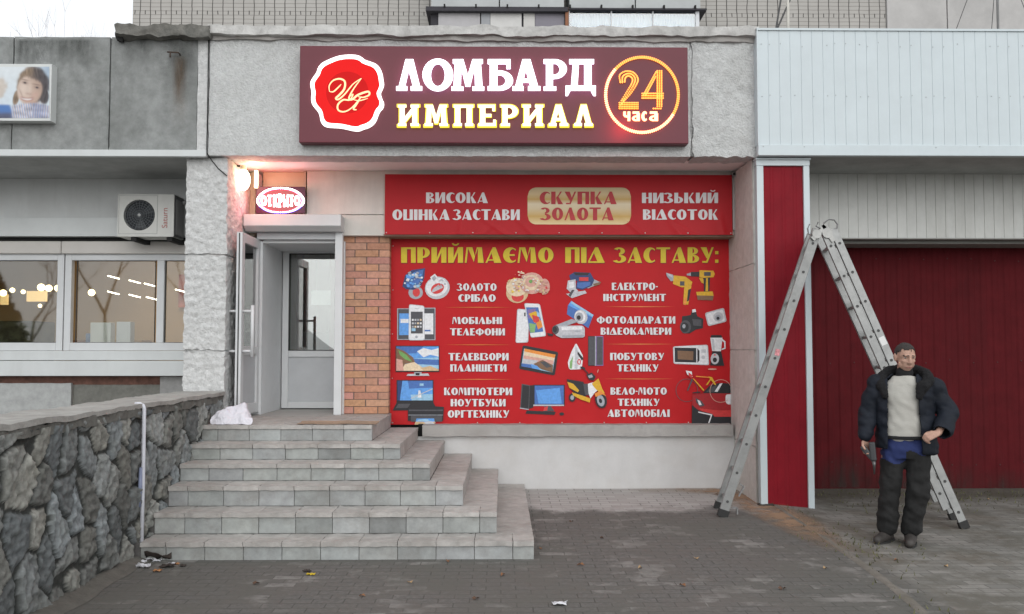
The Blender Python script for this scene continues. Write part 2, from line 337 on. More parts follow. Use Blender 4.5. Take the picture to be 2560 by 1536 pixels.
# pavers: running bond with dirt patches, pale dry blocks
def paver_mat():
    m = bpy.data.materials.new('pavers'); m.use_nodes = True; t = m.node_tree; N = t.nodes; b = N['Principled BSDF']; b.inputs['Roughness'].default_value = .85
    tc = N.new('ShaderNodeTexCoord'); sp = N.new('ShaderNodeSeparateXYZ'); L(t, tc.outputs['Object'], sp.inputs[0])
    def nz(s, d=6, r=.65, vec=None):
        n = N.new('ShaderNodeTexNoise'); n.inputs['Scale'].default_value = s; n.inputs['Detail'].default_value = d; n.inputs['Roughness'].default_value = r; L(t, vec or tc.outputs['Object'], n.inputs['Vector']); return n.outputs['Fac']
    def rmp(v, a, c, o=1.0):
        n = N.new('ShaderNodeMapRange'); n.interpolation_type = 'SMOOTHSTEP'; n.inputs[1].default_value = a; n.inputs[2].default_value = c; n.inputs[4].default_value = o; L(t, v, n.inputs[0]); return n.outputs[0]
    def mth(op, a, bb=None):
        n = N.new('ShaderNodeMath'); n.operation = op
        for i, q in enumerate((a, bb)):
            if q is None: continue
            if isinstance(q, (int, float)): n.inputs[i].default_value = q
            else: L(t, q, n.inputs[i])
        return n.outputs[0]
    def mix(f, a, c, bt='MIX'):
        n = N.new('ShaderNodeMix'); n.data_type = 'RGBA'; n.blend_type = bt
        if isinstance(f, float): n.inputs[0].default_value = f
        else: L(t, f, n.inputs[0])
        for i, q in ((6, a), (7, c)):
            if isinstance(q, tuple): n.inputs[i].default_value = q + (1,)
            else: L(t, q, n.inputs[i])
        return n.outputs[2]
    br = N.new('ShaderNodeTexBrick'); br.inputs['Scale'].default_value = 1; br.inputs['Brick Width'].default_value = .2; br.inputs['Row Height'].default_value = .1; br.inputs['Mortar Size'].default_value = .005; br.inputs['Mortar Smooth'].default_value = .3
    br.inputs['Color1'].default_value = (0, 0, 0, 1); br.inputs['Color2'].default_value = (1, 1, 1, 1); br.inputs['Mortar'].default_value = (.5, .5, .5, 1); br.inputs['Bias'].default_value = 0
    L(t, tc.outputs['Object'], br.inputs['Vector'])
    per = N.new('ShaderNodeSeparateColor'); L(t, br.outputs['Color'], per.inputs[0]); pv = per.outputs[0]
    big = nz(.55, 5); mid = nz(2.2, 7, .7); fine = nz(28, 5, .7)
    # damp, dirt covered pavers in front; dry, swept pavers under the overhang and patches where single blocks show clean
    col = mix(rmp(fine, .3, .7), (.092, .087, .081), (.145, .138, .130))
    col = mix(rmp(mid, .35, .65), col, (.118, .106, .096))
    col = mix(rmp(big, .42, .6, .5), col, (.095, .098, .085))
    clean = mth('MULTIPLY', rmp(mth('ADD', mth('ADD', mth('MULTIPLY', pv, .22), mth('MULTIPLY', fine, .12)), mid),   .69, .82), rmp(nz(.9, 5), .43, .56))
    col = mix(mth('MULTIPLY', clean, .72), col, (.25, .238, .225))
    dry = rmp(mth('ADD', sp.outputs['Y'], mth('MULTIPLY', mth('SUBTRACT', mid, .5), 1.4)), 8.45, 8.95)
    dryx = mth('MULTIPLY', dry, rmp(sp.outputs['X'], 3.4, 2.7))
    dcol = mix(pv, (.34, .32, .305), (.41, .395, .38))
    col = mix(dryx, col, dcol)
    # the yard right of the kerb: greyer pavers with mossy joints
    right = rmp(mth('ADD', sp.outputs['X'], mth('MULTIPLY', mth('SUBTRACT', mid, .5), .35)), 2.70, 2.92)
    rc_ = mix(pv, (.17, .165, .15), (.25, .24, .22)); rc_ = mix(rmp(mid, .42, .62, .85), rc_, (.105, .098, .08)); rc_ = mix(rmp(nz(.9, 5), .5, .64, .6), rc_, (.105, .085, .06))
    gate_dirt = rmp(mth('ADD', sp.outputs['Y'], mth('MULTIPLY', mth('SUBTRACT', mid, .5), 1.0)), 9.2, 9.8); rc_ = mix(mth('MULTIPLY', gate_dirt, .7), rc_, (.06, .052, .035))  # dark brown dirt on the yard pavers towards the gate
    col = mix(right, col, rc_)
    mort = br.outputs['Fac']
    col = mix(mth('MULTIPLY', mort, rmp(mid, .66, .38, .75)), col, (.05, .047, .04))
    L(t, col, b.inputs['Base Color'])
    hgt = mth('ADD', mth('MULTIPLY', mth('SUBTRACT', 1.0, mort), .35), mth('MULTIPLY', fine, .5))
    bp = N.new('ShaderNodeBump'); bp.inputs['Strength'].default_value = .5; bp.inputs['Distance'].default_value = .012; L(t, hgt, bp.inputs['Height']); L(t, bp.outputs[0], b.inputs['Normal'])
    L(t, rmp(mid, .3, .7, 1.0), b.inputs['Roughness']) if False else None
    return m

# ------------------------------------------------------------------ ground
g = MB()
xs = [-300, -80, -30, -12] + [-8 + .4 * i for i in range(41)] + [12, 30, 80, 300]
ys = [-300, -80, -30, -10, 0, 3, 5, 6] + [6.5 + .25 * i for i in range(20)] + [12, 14, 22, 60, 300]
for y in ys:
    for x in xs: g.v.append((x, y, ground_z(x, y))); g.t.append((1, 1, 1))
nx = len(xs)
for j in range(len(ys) - 1):
    for i in range(nx - 1): g.f.append((j * nx + i, j * nx + i + 1, (j + 1) * nx + i + 1, (j + 1) * nx + i)); g.m.append(0)
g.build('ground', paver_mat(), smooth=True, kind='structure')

# ------------------------------------------------------------------ pawnshop
YW, YF = 9.8, 8.9
XL, XR = px(513, YF), px(1900, YF)
ZS = pz(391, YF)
ZF = pz(96, YF)
XC = -2.78                                                   # stone wall face and column corner
shop = thing('pawnshop_building', 'single storey shopfront with pale roughcast fascia, white column and red brick pier beside the door', 'shop', (0, YW, 0))
m = MB()
xm = px(1733, YF)
m.rough(XL + .004, xm - .012, YF, YF + .3, ZS, ZF, .05, .007, 11, 3, 'yxz')
m.rough(xm + .012, XR, YF - .004, YF + .3, ZS, ZF, .03, .016, 13, 5, 'yXz')
m.box(xm - .02, xm + .02, YF + .012, YF + .1, ZS + .01, ZF)
m.build('fascia', roughcast, shop, True)
m = MB(); m.rough(XL + .01, XR + .01, YF - .075, YF + .5, ZF + .005, pz(66, YF - .07), .028, .024, 3.1, 9, 'yxXzZ'); m.build('coping', copingm, shop, True)
m = MB(); m.rough(XL + .02, XR, YF - .03, YF + .2, ZF - .035, ZF + .03, .03, .020, 3.6, 12, 'yxXz'); m.build('mortar_lip', sillm, shop, True)
m = MB(); m.box(XL, XR, YF + .26, 10.3, ZS + .015, ZS + .1); m.build('soffit', soffm, shop)
m = MB(); m.box(-9.5, 9.5, YF + .3, 21.5, ZS + .5, ZS + .6); m.build('roof', concm, shop)
xl0 = px(460, 8.97)
m = MB()
for z0, z1, s in ((-.1, 1.585, 1), (1.605, 2.555, 2), (2.575, ZS - .01, 4)): m.rough(xl0, XC, 8.97, 10.4, z0, z1, .014, .013, 19, s, 'yxXzZ')
m.box(xl0 + .025, XC - .025, 8.99, 10.4, 0, ZS); m.build('column', whitecast, shop, True)
# right pillar side (cream) in block courses
XP = 2.575
m = MB()
for z0, z1, s in ((0, .62, 1), (.628, 1.6, 2), (1.608, 2.48, 6), (2.488, ZS - .005, 4)): m.rough(XP, XP + .3, 8.97, 10.1, z0, z1, .05, .006, 12, s, 'xzZ')
m.box(XP + .012, XP + .3, 8.98, 10.1, 0, ZS); m.build('pillar_side', sidecast, shop, True)
# banner beam and its boarded underside
xb0, xb1 = px(958, 9.70), px(1836, 9.70)
zb = pz(589, 9.7)
m = MB(); m.box(xb0, XP - .002, 9.71, 10.3, zb + .012, ZS + .02); m.build('banner_beam', panelw, shop, bevel=.004)
m = MB(); m.box(xb0, XP - .002, 9.69, 10.05, zb - .012, zb + .011); m.build('beam_board', M('brown_board', (.27, .20, .155), .8, .15, 9), shop)
# wall behind the hanging banner, plinth, sill
m = MB(); m.box(px(976, 9.98), XP, 10.0, 10.3, .6, 3.4); m.build('window_infill', darkm, shop)
zs1 = pz(1091, YW); zs0 = pz(1063, 9.74)
m = MB(); m.box(px(860, YW), XP - .002, YW, 10.3, -.1, zs1); m.build('plinth', plinthm, shop)
m = MB(); m.rough(px(1057, 9.74), px(1830, 9.74), 9.74, 10.0, zs1 + .003, zs0, .05, .006, 9, 3); m.build('window_sill', sillm, shop, True)
m = MB(); m.box(px(1046, 9.79), px(1058, 9.79), 9.79, 9.96, zs1, zs0); m.build('brick_stub', brickm, shop)
# brick pier
xk0, xk1 = px(857, YW), px(973, YW)
ZL = .90
m = MB(); nrow = 25; ch = (pz(591, YW) - ZL) / nrow
for r in range(nrow):
    x = xk0 + (0 if r % 2 else -.13); z0 = ZL + r * ch + .005; z1 = z0 + ch - .007
    while x < xk1 - .01:
        e = min(x + .255, xk1); a = max(x, xk0); k = rnd.uniform(.84, 1.10)
        if e - a > .02:
            m.tint = (k, k * rnd.uniform(.9, 1.08), k * rnd.uniform(.85, 1.15)); q = rnd.uniform(-.003, .003)
            m.box(a, e - .002 if e < xk1 else e, YW + q, YW + .25, z0, z1)
        x += .265
m.build('brick_pier', brickm, shop, bevel=.003)
m = MB(); m.box(xk0 + .004, xk1 - .006, YW + .008, YW + .24, ZL, ZL + nrow * ch); m.build('pier_mortar', mortar, shop)
# white panels above the door
m = MB(); m.box(px(764, 9.72), xb0 - .002, 9.72, 10.0, pz(538, 9.72) + .004, ZS + .012); m.build('upper_panel', panelw, shop, bevel=.004)
m = MB(); m.box(px(846, 9.73), xb0 - .002, 9.73, 10.0, pz(590, 9.73), pz(538, 9.73) - .002); m.build('lower_panel', panelw, shop, bevel=.004)
m = MB(); m.box(px(652, 9.78), px(760, 9.78), 9.80, 10.0, 2.86, ZS + .012); m.build('transom_panel', M('cream_panel', (.56, .50, .38), .5, .06, 4), shop)
for q in ((px(600, 9.8), px(616, 9.8), 9.76, 10.0), (px(616, 9.8) + .02, px(636, 9.8), 9.78, 10.0), (px(757, 9.78), px(763, 9.78), 9.74, 9.8)):
    BX(*q, 2.86, ZS + .01).build('transom_post', M('cream_frame', (.5, .44, .34), .5, .06, 4), shop)
# roller shutter box and guides
xs0, xs1 = px(605, 9.5), px(850, 9.5)
z0, z1 = pz(577, 9.5), pz(537, 9.5)
m = MB(); m.add([(xs0, 9.5, z0 + .05), (xs1, 9.5, z0 + .05), (xs1, 9.5, z1), (xs0, 9.5, z1), (xs0, 9.58, z0), (xs1, 9.58, z0), (xs0, 9.75, z0), (xs1, 9.75, z0), (xs0, 9.75, z1), (xs1, 9.75, z1)],
    [(0, 1, 2, 3), (4, 5, 1, 0), (6, 7, 5, 4), (3, 2, 9, 8), (1, 5, 7, 9, 2), (0, 3, 8, 6, 4), (8, 9, 7, 6)])
sb = m.build('roller_shutter_box', pvc, shop, bevel=.006)
MB().box(px(836, 9.66), px(855, 9.66), 9.66, 9.74, ZL, z0 + .01).build('shutter_guide', pvc, shop, bevel=.004)
MB().box(px(640, 9.70), px(836, 9.66), 9.69, 9.73, z0 - .075, z0 - .002).build('shutter_bar', pvcg, shop, bevel=.004)
# vestibule
XV0, XV1, YD = -2.62, px(838, 9.75), 10.6
vest = M('vestibule_wall', (.66, .67, .68), .6, .05, 4)
m = MB(); m.box(XV0 - .12, XV0, 9.76, YD + .1, ZL, 2.80); m.box(XV1, XV1 + .1, 9.76, YD + .1, ZL, 2.80); m.box(XV0, XV1, 9.76, YD + .1, 2.78, 2.86); m.build('vestibule', vest, shop)
MB().box(px(651, 9.77), px(657, 9.77), 9.745, 9.76, ZL, 2.80).build('door_jamb', pvc, shop)
MB().box(XV0 - .1, XV1 + .6, 9.5, 14.5, ZL - .1, ZL - .001).build('vestibule_floor', M('floor_tile', (.36, .35, .33), .6, .1, 5), shop)
# inner door
def P(u, v, Y): return pt(u, v, Y)
x0, x1 = XV0 + .01, XV1 + .16
dz0, dz1 = ZL + .01, pz(621, YD)
gx0, gx1 = px(722, YD), px(832, YD) + .22
gz0, gz1 = pz(877, YD), pz(635, YD); bz0, bz1 = pz(1005, YD), pz(893, YD)
m = MB(); m.box(x0, gx0, YD, YD + .06, dz0, dz1); m.box(gx0, x1 + .2, YD, YD + .06, gz1, dz1); m.box(gx0, x1 + .2, YD, YD + .06, bz1, gz0); m.box(gx0, x1 + .2, YD, YD + .06, dz0, bz0)
idoor = m.build('inner_door', pvc, shop, bevel=.006)
MB().box(gx0, gx1, YD + .02, YD + .04, bz0, bz1).build('door_panel', pvcg, idoor)
MB().box(gx0 - .002, gx0 + .008, YD - .004, YD + .02, gz0, gz1).box(gx0, gx1, YD - .004, YD + .02, gz1 - .008, gz1).box(gx0, gx1, YD - .004, YD + .02, gz0, gz0 + .008).build('door_gasket', M('gasket', (.05, .05, .05), .7), idoor)
MB().box(gx0, gx1, YD + .025, YD + .031, gz0, gz1).build('door_glass', glass('door_glass', .16, (.8, .85, .82)), idoor)
MB().box(px(778, 10.64), px(826, 10.64), 10.635, 10.64, pz(763, 10.64), pz(727, 10.64)).build('paper_notice', M('notice_paper', (.72, .72, .74), .8), idoor)
# shop room behind the inner door
rm = M('room_wall', (.46, .45, .42), .8, .08, 3)
m = MB(); m.box(-3.6, -3.5, YD + .1, 14.5, ZL, 3.4); m.box(-.2, -.1, YD + .1, 14.5, ZL, 3.4); m.box(-3.6, -.1, 14.4, 14.5, ZL, 3.4); m.box(-3.6, -.1, YD + .1, 14.5, 3.3, 3.4); m.build('shop_room', rm, shop)
MB().box(-2.95, -2.72, 11.3, 11.5, ZL, 3.3).build('room_pilaster', M('olive_paint', (.27, .29, .10), .7), shop)
MB().box(-2.75, -1.2, 12.4, 13.0, ZL, ZL + .95).build('counter', M('dark_counter', (.07, .085, .06), .6), shop)
frame(MB(), -2.72, -2.2, ZL, 3.0, .08, 11.8, 11.86).build('room_doorframe', M('red_frame', (.2, .05, .05), .6), shop)
# entrance door leaf, opened outwards at a right angle
dx0, dx1, dy0, dy1 = -2.705, -2.645, 9.06, 9.76
lz0, lz1 = ZL + .03, 2.81
fz = pz(878, 9.4)
m = MB()
m.box(dx0, dx1, dy0, dy0 + .10, lz0, lz1); m.box(dx0, dx1, dy1 - .10, dy1, lz0, lz1)
m.box(dx0, dx1, dy0 + .10, dy1 - .10, lz1 - .10, lz1); m.box(dx0, dx1, dy0 + .10, dy1 - .10, fz - .04, fz + .05); m.box(dx0, dx1, dy0 + .10, dy1 - .10, lz0, lz0 + .11)
edoor = m.build('entrance_door', pvc, shop, bevel=.005)
MB().box(dx0 + .02, dx1 - .02, dy0 + .10, dy1 - .10, lz0 + .11, fz - .04).build('door_panel', pvcg, edoor)
MB().box(dx0 + .027, dx1 - .027, dy0 + .10, dy1 - .10, fz + .05, lz1 - .10).build('door_glass', glass('leaf_glass', .2, (.45, .5, .5)), edoor)
for s, xx in ((1, dx1), (-1, dx0)):
    m = MB(); hx = xx + s * .10
    for zz in (2.00, 1.59): m.tube([(xx, dy0 + .05, zz), (hx, dy0 + .05, zz)], .014, 8)
    m.tube([(hx, dy0 + .05, 1.53), (hx, dy0 + .05, 2.06)], .019, 10); m.build('door_handle', pvc, edoor, True)
MB().box(dx0 + .024, dx1 - .024, dy0 - .004, dy0 + .004, lz0 + .01, lz1 - .01).build('door_seal', M('gasket', (.05, .05, .05), .7), edoor)

# ------------------------------------------------------------------ staircase
YS = [6.87, 7.17, 7.47, 7.77, 8.07, 8.36]; ZT = [.138, .305, .470, .616, .754, .90]
XE = [.256, -.030, -.314, -.614, -.907, -1.205]
stair = thing('staircase', 'grey tiled staircase of six wide steps climbing to the shop door', 'stairs', (-1.2, 6.87, 0))
zp = -.05
XS = [px(u, y - .012) for u, y in zip((361, 394, 428, 456, 482, 508), YS)]      # left ends, against the stones
for k in range(6):
    y, z, xe = YS[k], ZT[k], XE[k]; xs_l = XS[k]
    m = MB(); m.tint = (1, 1, 1)
    m.cur = 1; m.box(XC - .03, xe - .012, y + .012, 9.79, zp - .02, z - .012)
    x = xs_l + rnd.uniform(.1, .28); edges = [xs_l]
    while x < xe - .02: edges.append(x); x += .294
    if xe - edges[-1] < .10 and len(edges) > 1: edges.pop()
    edges.append(xe)
    lo = (ground_z(0, y) if k == 0 else zp) - (.03 if k == 0 else 0)
    for a, b in zip(edges, edges[1:]):
        q = rnd.uniform(.90, 1.07) * (1 if rnd.random() > .07 else .72); m.tint = (q, q * rnd.uniform(.985, 1.01), q * rnd.uniform(.97, 1.01)); m.cur = 0
        d = rnd.uniform(-.003, .003)
        m.box(a + .002, b - .002, y + .004 + d, y + .05, lo, z - .036)
        q = rnd.uniform(.92, 1.08); m.tint = (q, q * .995, q * .98); m.cur = 2
        m.rough(a + .002, b - .002, y - .012 + d * .6, y + .298, z - .036, z - .001, .035, .0045, 16, k * 3 + len(m.v) * .01, 'yxXZz')
    m.tint = (.98, .975, .96); m.cur = 2
    # the flank and the long treads that run back to the wall
    yy = y + .302
    while yy < 9.78:
        e = min(yy + .298, 9.79); q = rnd.uniform(.93, 1.06); m.tint = (q, q * .99, q * .975)
        m.rough(xe - .30, xe, yy, e - .003, z - .036, z - .001, .05, .004, 14, k + yy, 'yxXYZ'); yy = e
    m.tint = (1, .985, .97); m.box(xe - .30, xe - .004, y + .052, 9.79, lo, z - .0345)
    if k == 5:
        yy = y + .302
        while yy < 9.48:
            e = min(yy + .298, 9.49); x = xs_l
            while x < xe - .31:
                ex = min(x + .298, xe - .304); q = rnd.uniform(.90, 1.05); m.tint = (q, q * .99, q * .97); m.box(x, ex - .003, yy, e - .003, z - .034, z); x = ex + .001
            yy = e
    m.build('step', [tilem, groutm, treadm], stair, bevel=.004)
    zp = z

# ------------------------------------------------------------------ stone wall
import numpy as np
swall = thing('stone_wall', 'rubble stone retaining wall with grey capping running out from the white column', 'wall', (XC - .2, 6.4, 0))
rg = np.random.default_rng(5)
Y0, Y1, Z0, Z1 = 3.4, 8.94, -.08, 1.13
seeds = []
gy, gz = .25, .24
for j in range(int((Z1 - Z0) / gz) + 3):
    for i in range(int((Y1 - Y0) / gy) + 3):
        seeds.append((Y0 + (i - .5 + .5 * (j % 2)) * gy + rg.uniform(-.135, .135), Z0 + (j - .5) * gz + rg.uniform(-.12, .12)))
S = np.array(seeds); ns = len(S)
asp = rg.uniform(.95, 1.5, ns); ang = rg.uniform(-.6, .6, ns); tone = rg.uniform(.60, 1.55, ns); hue = rg.uniform(-1, 1, ns); hgt = rg.uniform(.016, .036, ns); tlt = rg.uniform(-.13, .13, (ns, 2))
res = .013
ny, nz_ = int((Y1 - Y0) / res), int((Z1 - Z0) / res)
yy, zz = np.meshgrid(np.linspace(Y0, Y1, ny), np.linspace(Z0, Z1, nz_))
wob = np.array([[noise.noise(Vector((a * 6, b * 6, 1))) for a, b in zip(r1, r2)] for r1, r2 in zip(yy, zz)])
wob2 = np.array([[noise.noise(Vector((a * 6, b * 6, 9))) for a, b in zip(r1, r2)] for r1, r2 in zip(yy, zz)])
fin = np.array([[noise.noise(Vector((a * 22, b * 22, 4))) + .5 * noise.noise(Vector((a * 50, b * 50, 2))) for a, b in zip(r1, r2)] for r1, r2 in zip(yy, zz)])
P_ = np.stack([yy + wob * .035, zz + wob2 * .035], -1).reshape(-1, 2)
D = np.empty((len(P_), ns))
for i in range(ns):
    d = P_ - S[i]; c, s_ = math.cos(ang[i]), math.sin(ang[i]); a_ = d[:, 0] * c + d[:, 1] * s_; b_ = -d[:, 0] * s_ + d[:, 1] * c
    D[:, i] = np.hypot(a_ * asp[i], b_ / asp[i])
order = np.argsort(D, 1)[:, :2]; i1 = order[:, 0]; f1 = D[np.arange(len(P_)), i1]; f2 = D[np.arange(len(P_)), order[:, 1]]
e = np.clip((f2 - f1 - .014) / .032, 0, 1); prof = e * e * (3 - 2 * e)
dd = P_ - S[i1]
h = prof * (hgt[i1] + dd[:, 0] * tlt[i1, 0] + dd[:, 1] * tlt[i1, 1] + fin.ravel() * .016) + fin.ravel() * .005
st = prof > .2
colr = np.where(st[:, None], np.stack([tone[i1] * (1 + .05 * hue[i1]), tone[i1], tone[i1] * (1 - .07 * hue[i1])], -1), np.array([[.22, .225, .215]]))
colr *= (1 + fin.ravel()[:, None] * .38)
ver = [(XC - .022 + hh, y_, z_) for hh, y_, z_ in zip(h, yy.ravel(), zz.ravel())]
fcs = [(j * ny + i, j * ny + i + 1, (j + 1) * ny + i + 1, (j + 1) * ny + i) for j in range(nz_ - 1) for i in range(ny - 1)]
m = MB(); m.v = ver; m.f = fcs; m.m = [0] * len(fcs); m.t = [tuple(c) for c in colr]
stonem = M('rubble_stone', (.18, .188, .182), .88, .25, 30, .5, 90, tint=True, dirt=(.13, .128, .10), dirt_s=5, dirt_a=.4)
m.build('stone_facing', stonem, swall, True)
MB().box(XC - .44, XC - .06, Y0, Y1, -.1, Z1 - .004).build('wall_core', concm, swall)
m = MB(); m.rough(XC - .47, XC + .015, Y0, Y1 + .02, Z1 + .02, 1.185, .03, .014, 3.2, 5); m.build('wall_capping', M('capping', (.33, .32, .30), .95, .2, 8, .6, 60, dirt=(.44, .44, .42), dirt_s=2.4, dirt_a=.7), swall, True)
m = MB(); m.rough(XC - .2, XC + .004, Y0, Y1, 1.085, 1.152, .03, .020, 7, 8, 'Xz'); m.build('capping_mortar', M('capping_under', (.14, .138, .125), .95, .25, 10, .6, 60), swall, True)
# concrete footing at the base of the wall
m = MB(); vs = []
for i in range(40):
    y = 3.4 + i * (3.45 / 39)
    wd = .10 + .06 * noise.noise(Vector((y * 2, 0, 0)))
    vs += [(XC - .05, y, .05), (XC + .03, y, .035 + .01 * noise.noise(Vector((y * 5, 1, 0)))), (XC + .03 + wd, y, .003)]
m.add(vs, [(i * 3 + k, i * 3 + k + 1, i * 3 + k + 4, i * 3 + k + 3) for i in range(39) for k in range(2)])
m.build('wall_footing', M('footing', (.115, .108, .095), .95, .25, 9, .5, 50), swall, True)
# white conduit down the wall
pp = thing('conduit_pipe', 'thin white plastic conduit running straight down the stone wall', 'pipe', (XC + .05, 6.92, 0))
MB().tube([(XC - .05, 6.92, 1.186), (XC - .01, 6.92, 1.186), (XC + .014, 6.92, 1.172), (XC + .021, 6.92, 1.15), (XC + .023, 6.92, .6), (XC + .021, 6.92, .02)], [.013, .013, .014, .015, .015, .015], 10).build('pipe', M('conduit_plastic', (.60, .61, .66), .4), pp, True)
MB().tube([(XC + .012, 6.895, .70), (XC + .014, 6.89, .55), (XC + .012, 6.89, .40)], [.012, .016, .012], 8).build('tape_wrap', M('blue_tape', (.22, .25, .36), .5), pp, True)

# ------------------------------------------------------------------ neighbouring shop on the left
left = thing('neighbouring_shop', 'grey shop wing with dark concrete parapet and white plastic windows, left of the column', 'shop', (-6, 10.2, 0))
XA = -9.6
j1, j0 = px(262, YF), px(17, YF)
ztr = pz(379, YF); zpt = pz(97, YF)
m = MB()
for a, b, s in ((XA, j0 - .007, 1), (j0 + .007, j1 - .006, 2), (j1 + .006, XL - .12, 3)): m.rough(a, b, YF + (.01 if s == 3 else 0), YF + .3, ztr, zpt - (.0 if s == 3 else .004), .06, .004, 10, s + 20, 'yxXZ')
m.box(XA, XL - .12, YF + .03, YF + .28, ztr, zpt - .02); m.build('parapet', darkcast, left, True)
m = MB(); m.rough(XL - .115, XL - .006, YF + .004, YF + .3, ztr, zpt, .04, .006, 10, 3, 'yxX'); m.build('painted_edge', whitecast, left, True)
m = MB(); m.rough(px(274, YF - .1), XL + .03, YF - .11, YF + .5, pz(95, YF - .1), pz(66, YF - .1), .028, .028, 7, 31); m.build('parapet_slab', copingd, left, True)
m = MB(); m.rough(px(276, YF - .05), px(296, YF), YF - .05, YF + .1, zpt - .05, zpt + .02, .02, .02, 14, 3); m.build('mortar_lump', darkm, left, True)
m = MB(); m.box(XA, XL - .004, YF - .045, YF + .02, pz(394, YF - .04), ztr - .003); m.build('trim_strip', whitet, left, bevel=.004)
m = MB(); m.box(XA, XL - .004, YF + .022, 10.35, ZS + .01, ZS + .08); m.build('soffit', softd, left)
YL = 10.2
m = MB(); m.box(XA, xl0 + .02, YL, YL + .3, pz(548, YL), ZS + .01); m.build('wall_panel', M('grey_panel', (.66, .68, .68), .7, .08, 2, dirt=(.52, .53, .52), dirt_s=2.5, dirt_a=.5, streak=True), left)
m = MB(); m.box(XA, xl0 + .02, YL - .06, YL + .3, pz(593, YL - .06), pz(548, YL) - .002); m.build('metal_band', M('band_metal', (.66, .69, .69), .5, .06, 3), left, bevel=.004)
m = MB(); m.box(XA, xl0 + .02, YL + .04, YL + .3, pz(606, YL), pz(593, YL - .06)); m.build('shadow_gap', darkm, left)
m = MB(); xj = px(148, YL - .08)
for a, b in ((XA, xj - .006), (xj, xl0 + .02)):
    m.box(a, b, YL - .07, YL + .3, pz(636, YL - .07), pz(605, YL - .07))
m.build('window_shutter_box', M('beige_shutter', (.56, .54, .51), .6, .05, 3), left, bevel=.012)
# windows: two white frames with three lights in view
wz1, wz0 = pz(637, YL), pz(877, YL)
def window(name, x0, x1, lights, par):
    m = MB(); t = .075
    m.box(x0, x0 + t, YL - .02, YL + .06, wz0, wz1); m.box(x1 - t, x1, YL - .02, YL + .06, wz0, wz1)
    m.box(x0 + t, x1 - t, YL - .02, YL + .06, wz1 - t, wz1); m.box(x0 + t, x1 - t, YL - .02, YL + .06, wz0, wz0 + .09)
    for a, b in lights[1:]: m.box(a - .085, a, YL - .022, YL + .06, wz0 + .09, wz1 - t)
    f = m.build(name, pvc, par, bevel=.006)
    for a, b in lights:
        MB().box(a, b, YL + .02, YL + .026, wz0 + .088, wz1 - t + .002).build('pane', glass('window_glass', .085, (.92, .93, .90), .025), f)
        frame(MB(), a, b, wz0 + .09, wz1 - t, .006, YL + .006, YL + .02).build('gasket', M('gasket', (.05, .05, .05), .7), f)
xm1 = px(161, YL)
window('window', XA + .2, xm1 - .006, [(XA + .275, px(-330, YL)), (px(-330, YL) + .085, xm1 - .08)], left)
window('window', xm1 + .006, xl0 + .3, [(px(189, YL), px(387, YL)), (px(411, YL), xl0 + .225)], left)
m = MB(); m.box(XA, xl0 + .01, YL - .06, YL + .1, pz(901, YL - .06), wz0 - .002); m.build('window_sill', whitet, left, bevel=.005)
m = MB(); m.box(XA, xl0 + .01, YL - .09, YL + .1, pz(940, YL - .09), pz(901, YL - .06) - .006); m.build('sill_board', whitet, left, bevel=.005)
m = MB(); m.box(XA, xl0 + .01, YL + .04, YL + .3, pz(962, YL), pz(940, YL - .09)); m.build('brick_course', M('dark_brick', (.12, .06, .045), .9, .35, 14, .4, 40), left)
m = MB(); m.rough(XA, px(182, YL), YL - .0, YL + .3, -.1, pz(958, YL), .06, .006, 9, 2, 'yXZ'); m.build('plaster_patch', M('pale_render', (.36, .37, .365), .9, .15, 12, .3, 60), left, True)
m = MB(); m.rough(px(182, YL) + .01, px(402, YL), YL + .04, YL + .3, -.1, pz(962, YL), .06, .008, 9, 4, 'yXZ'); m.build('bare_patch', M('bare_render', (.15, .15, .135), .95, .2, 14, .4, 60), left, True)
m = MB(); m.rough(px(403, YL), xl0 + .05, YL + .01, YL + .3, -.1, pz(942, YL), .06, .006, 9, 5, 'yxZ'); m.build('corner_render', M('mid_render', (.27, .27, .265), .95, .15, 14, .4, 60), left, True)
# rust streak and iron hook on the dark parapet
hk = thing('iron_hook', 'short rusty iron hook stuck in the dark parapet beside the pale fascia', 'hook', (px(440, YF), YF, pz(138, YF)))
hx_, hz_ = pt(438, 136, YF); MB().tube([(hx_ - .06, YF - .05, hz_ + .005), (hx_ + .05, YF - .05, hz_), (hx_ + .05, YF + .02, hz_ - .01)], .009, 6).tube([(hx_ - .03, YF - .05, hz_), (hx_ - .03, YF - .055, hz_ - .05)], .008, 6).build('hook', M('rust_iron', (.07, .05, .04), .9), hk, True)
def stain_mat(name, col):
    mm = bpy.data.materials.new(name); mm.use_nodes = True; t = mm.node_tree; N = t.nodes; b = N['Principled BSDF']; b.inputs['Base Color'].default_value = col + (1,); b.inputs['Roughness'].default_value = .95
    a = N.new('ShaderNodeAttribute'); a.attribute_name = 'tint'; tc = N.new('ShaderNodeTexCoord'); mp = N.new('ShaderNodeMapping'); mp.inputs['Scale'].default_value = (1, 1, .25); L(t, tc.outputs['Object'], mp.inputs[0])
    n = N.new('ShaderNodeTexNoise'); n.inputs['Scale'].default_value = 14; n.inputs['Detail'].default_value = 6; L(t, mp.outputs[0], n.inputs['Vector'])
    mr = N.new('ShaderNodeMapRange'); mr.inputs[1].default_value = .25; mr.inputs[2].default_value = .7; L(t, n.outputs['Fac'], mr.inputs[0]); ml = N.new('ShaderNodeMath'); ml.operation = 'MULTIPLY'; L(t, mr.outputs[0], ml.inputs[0]); L(t, a.outputs['Fac'], ml.inputs[1]); L(t, ml.outputs[0], b.inputs['Alpha']); return mm
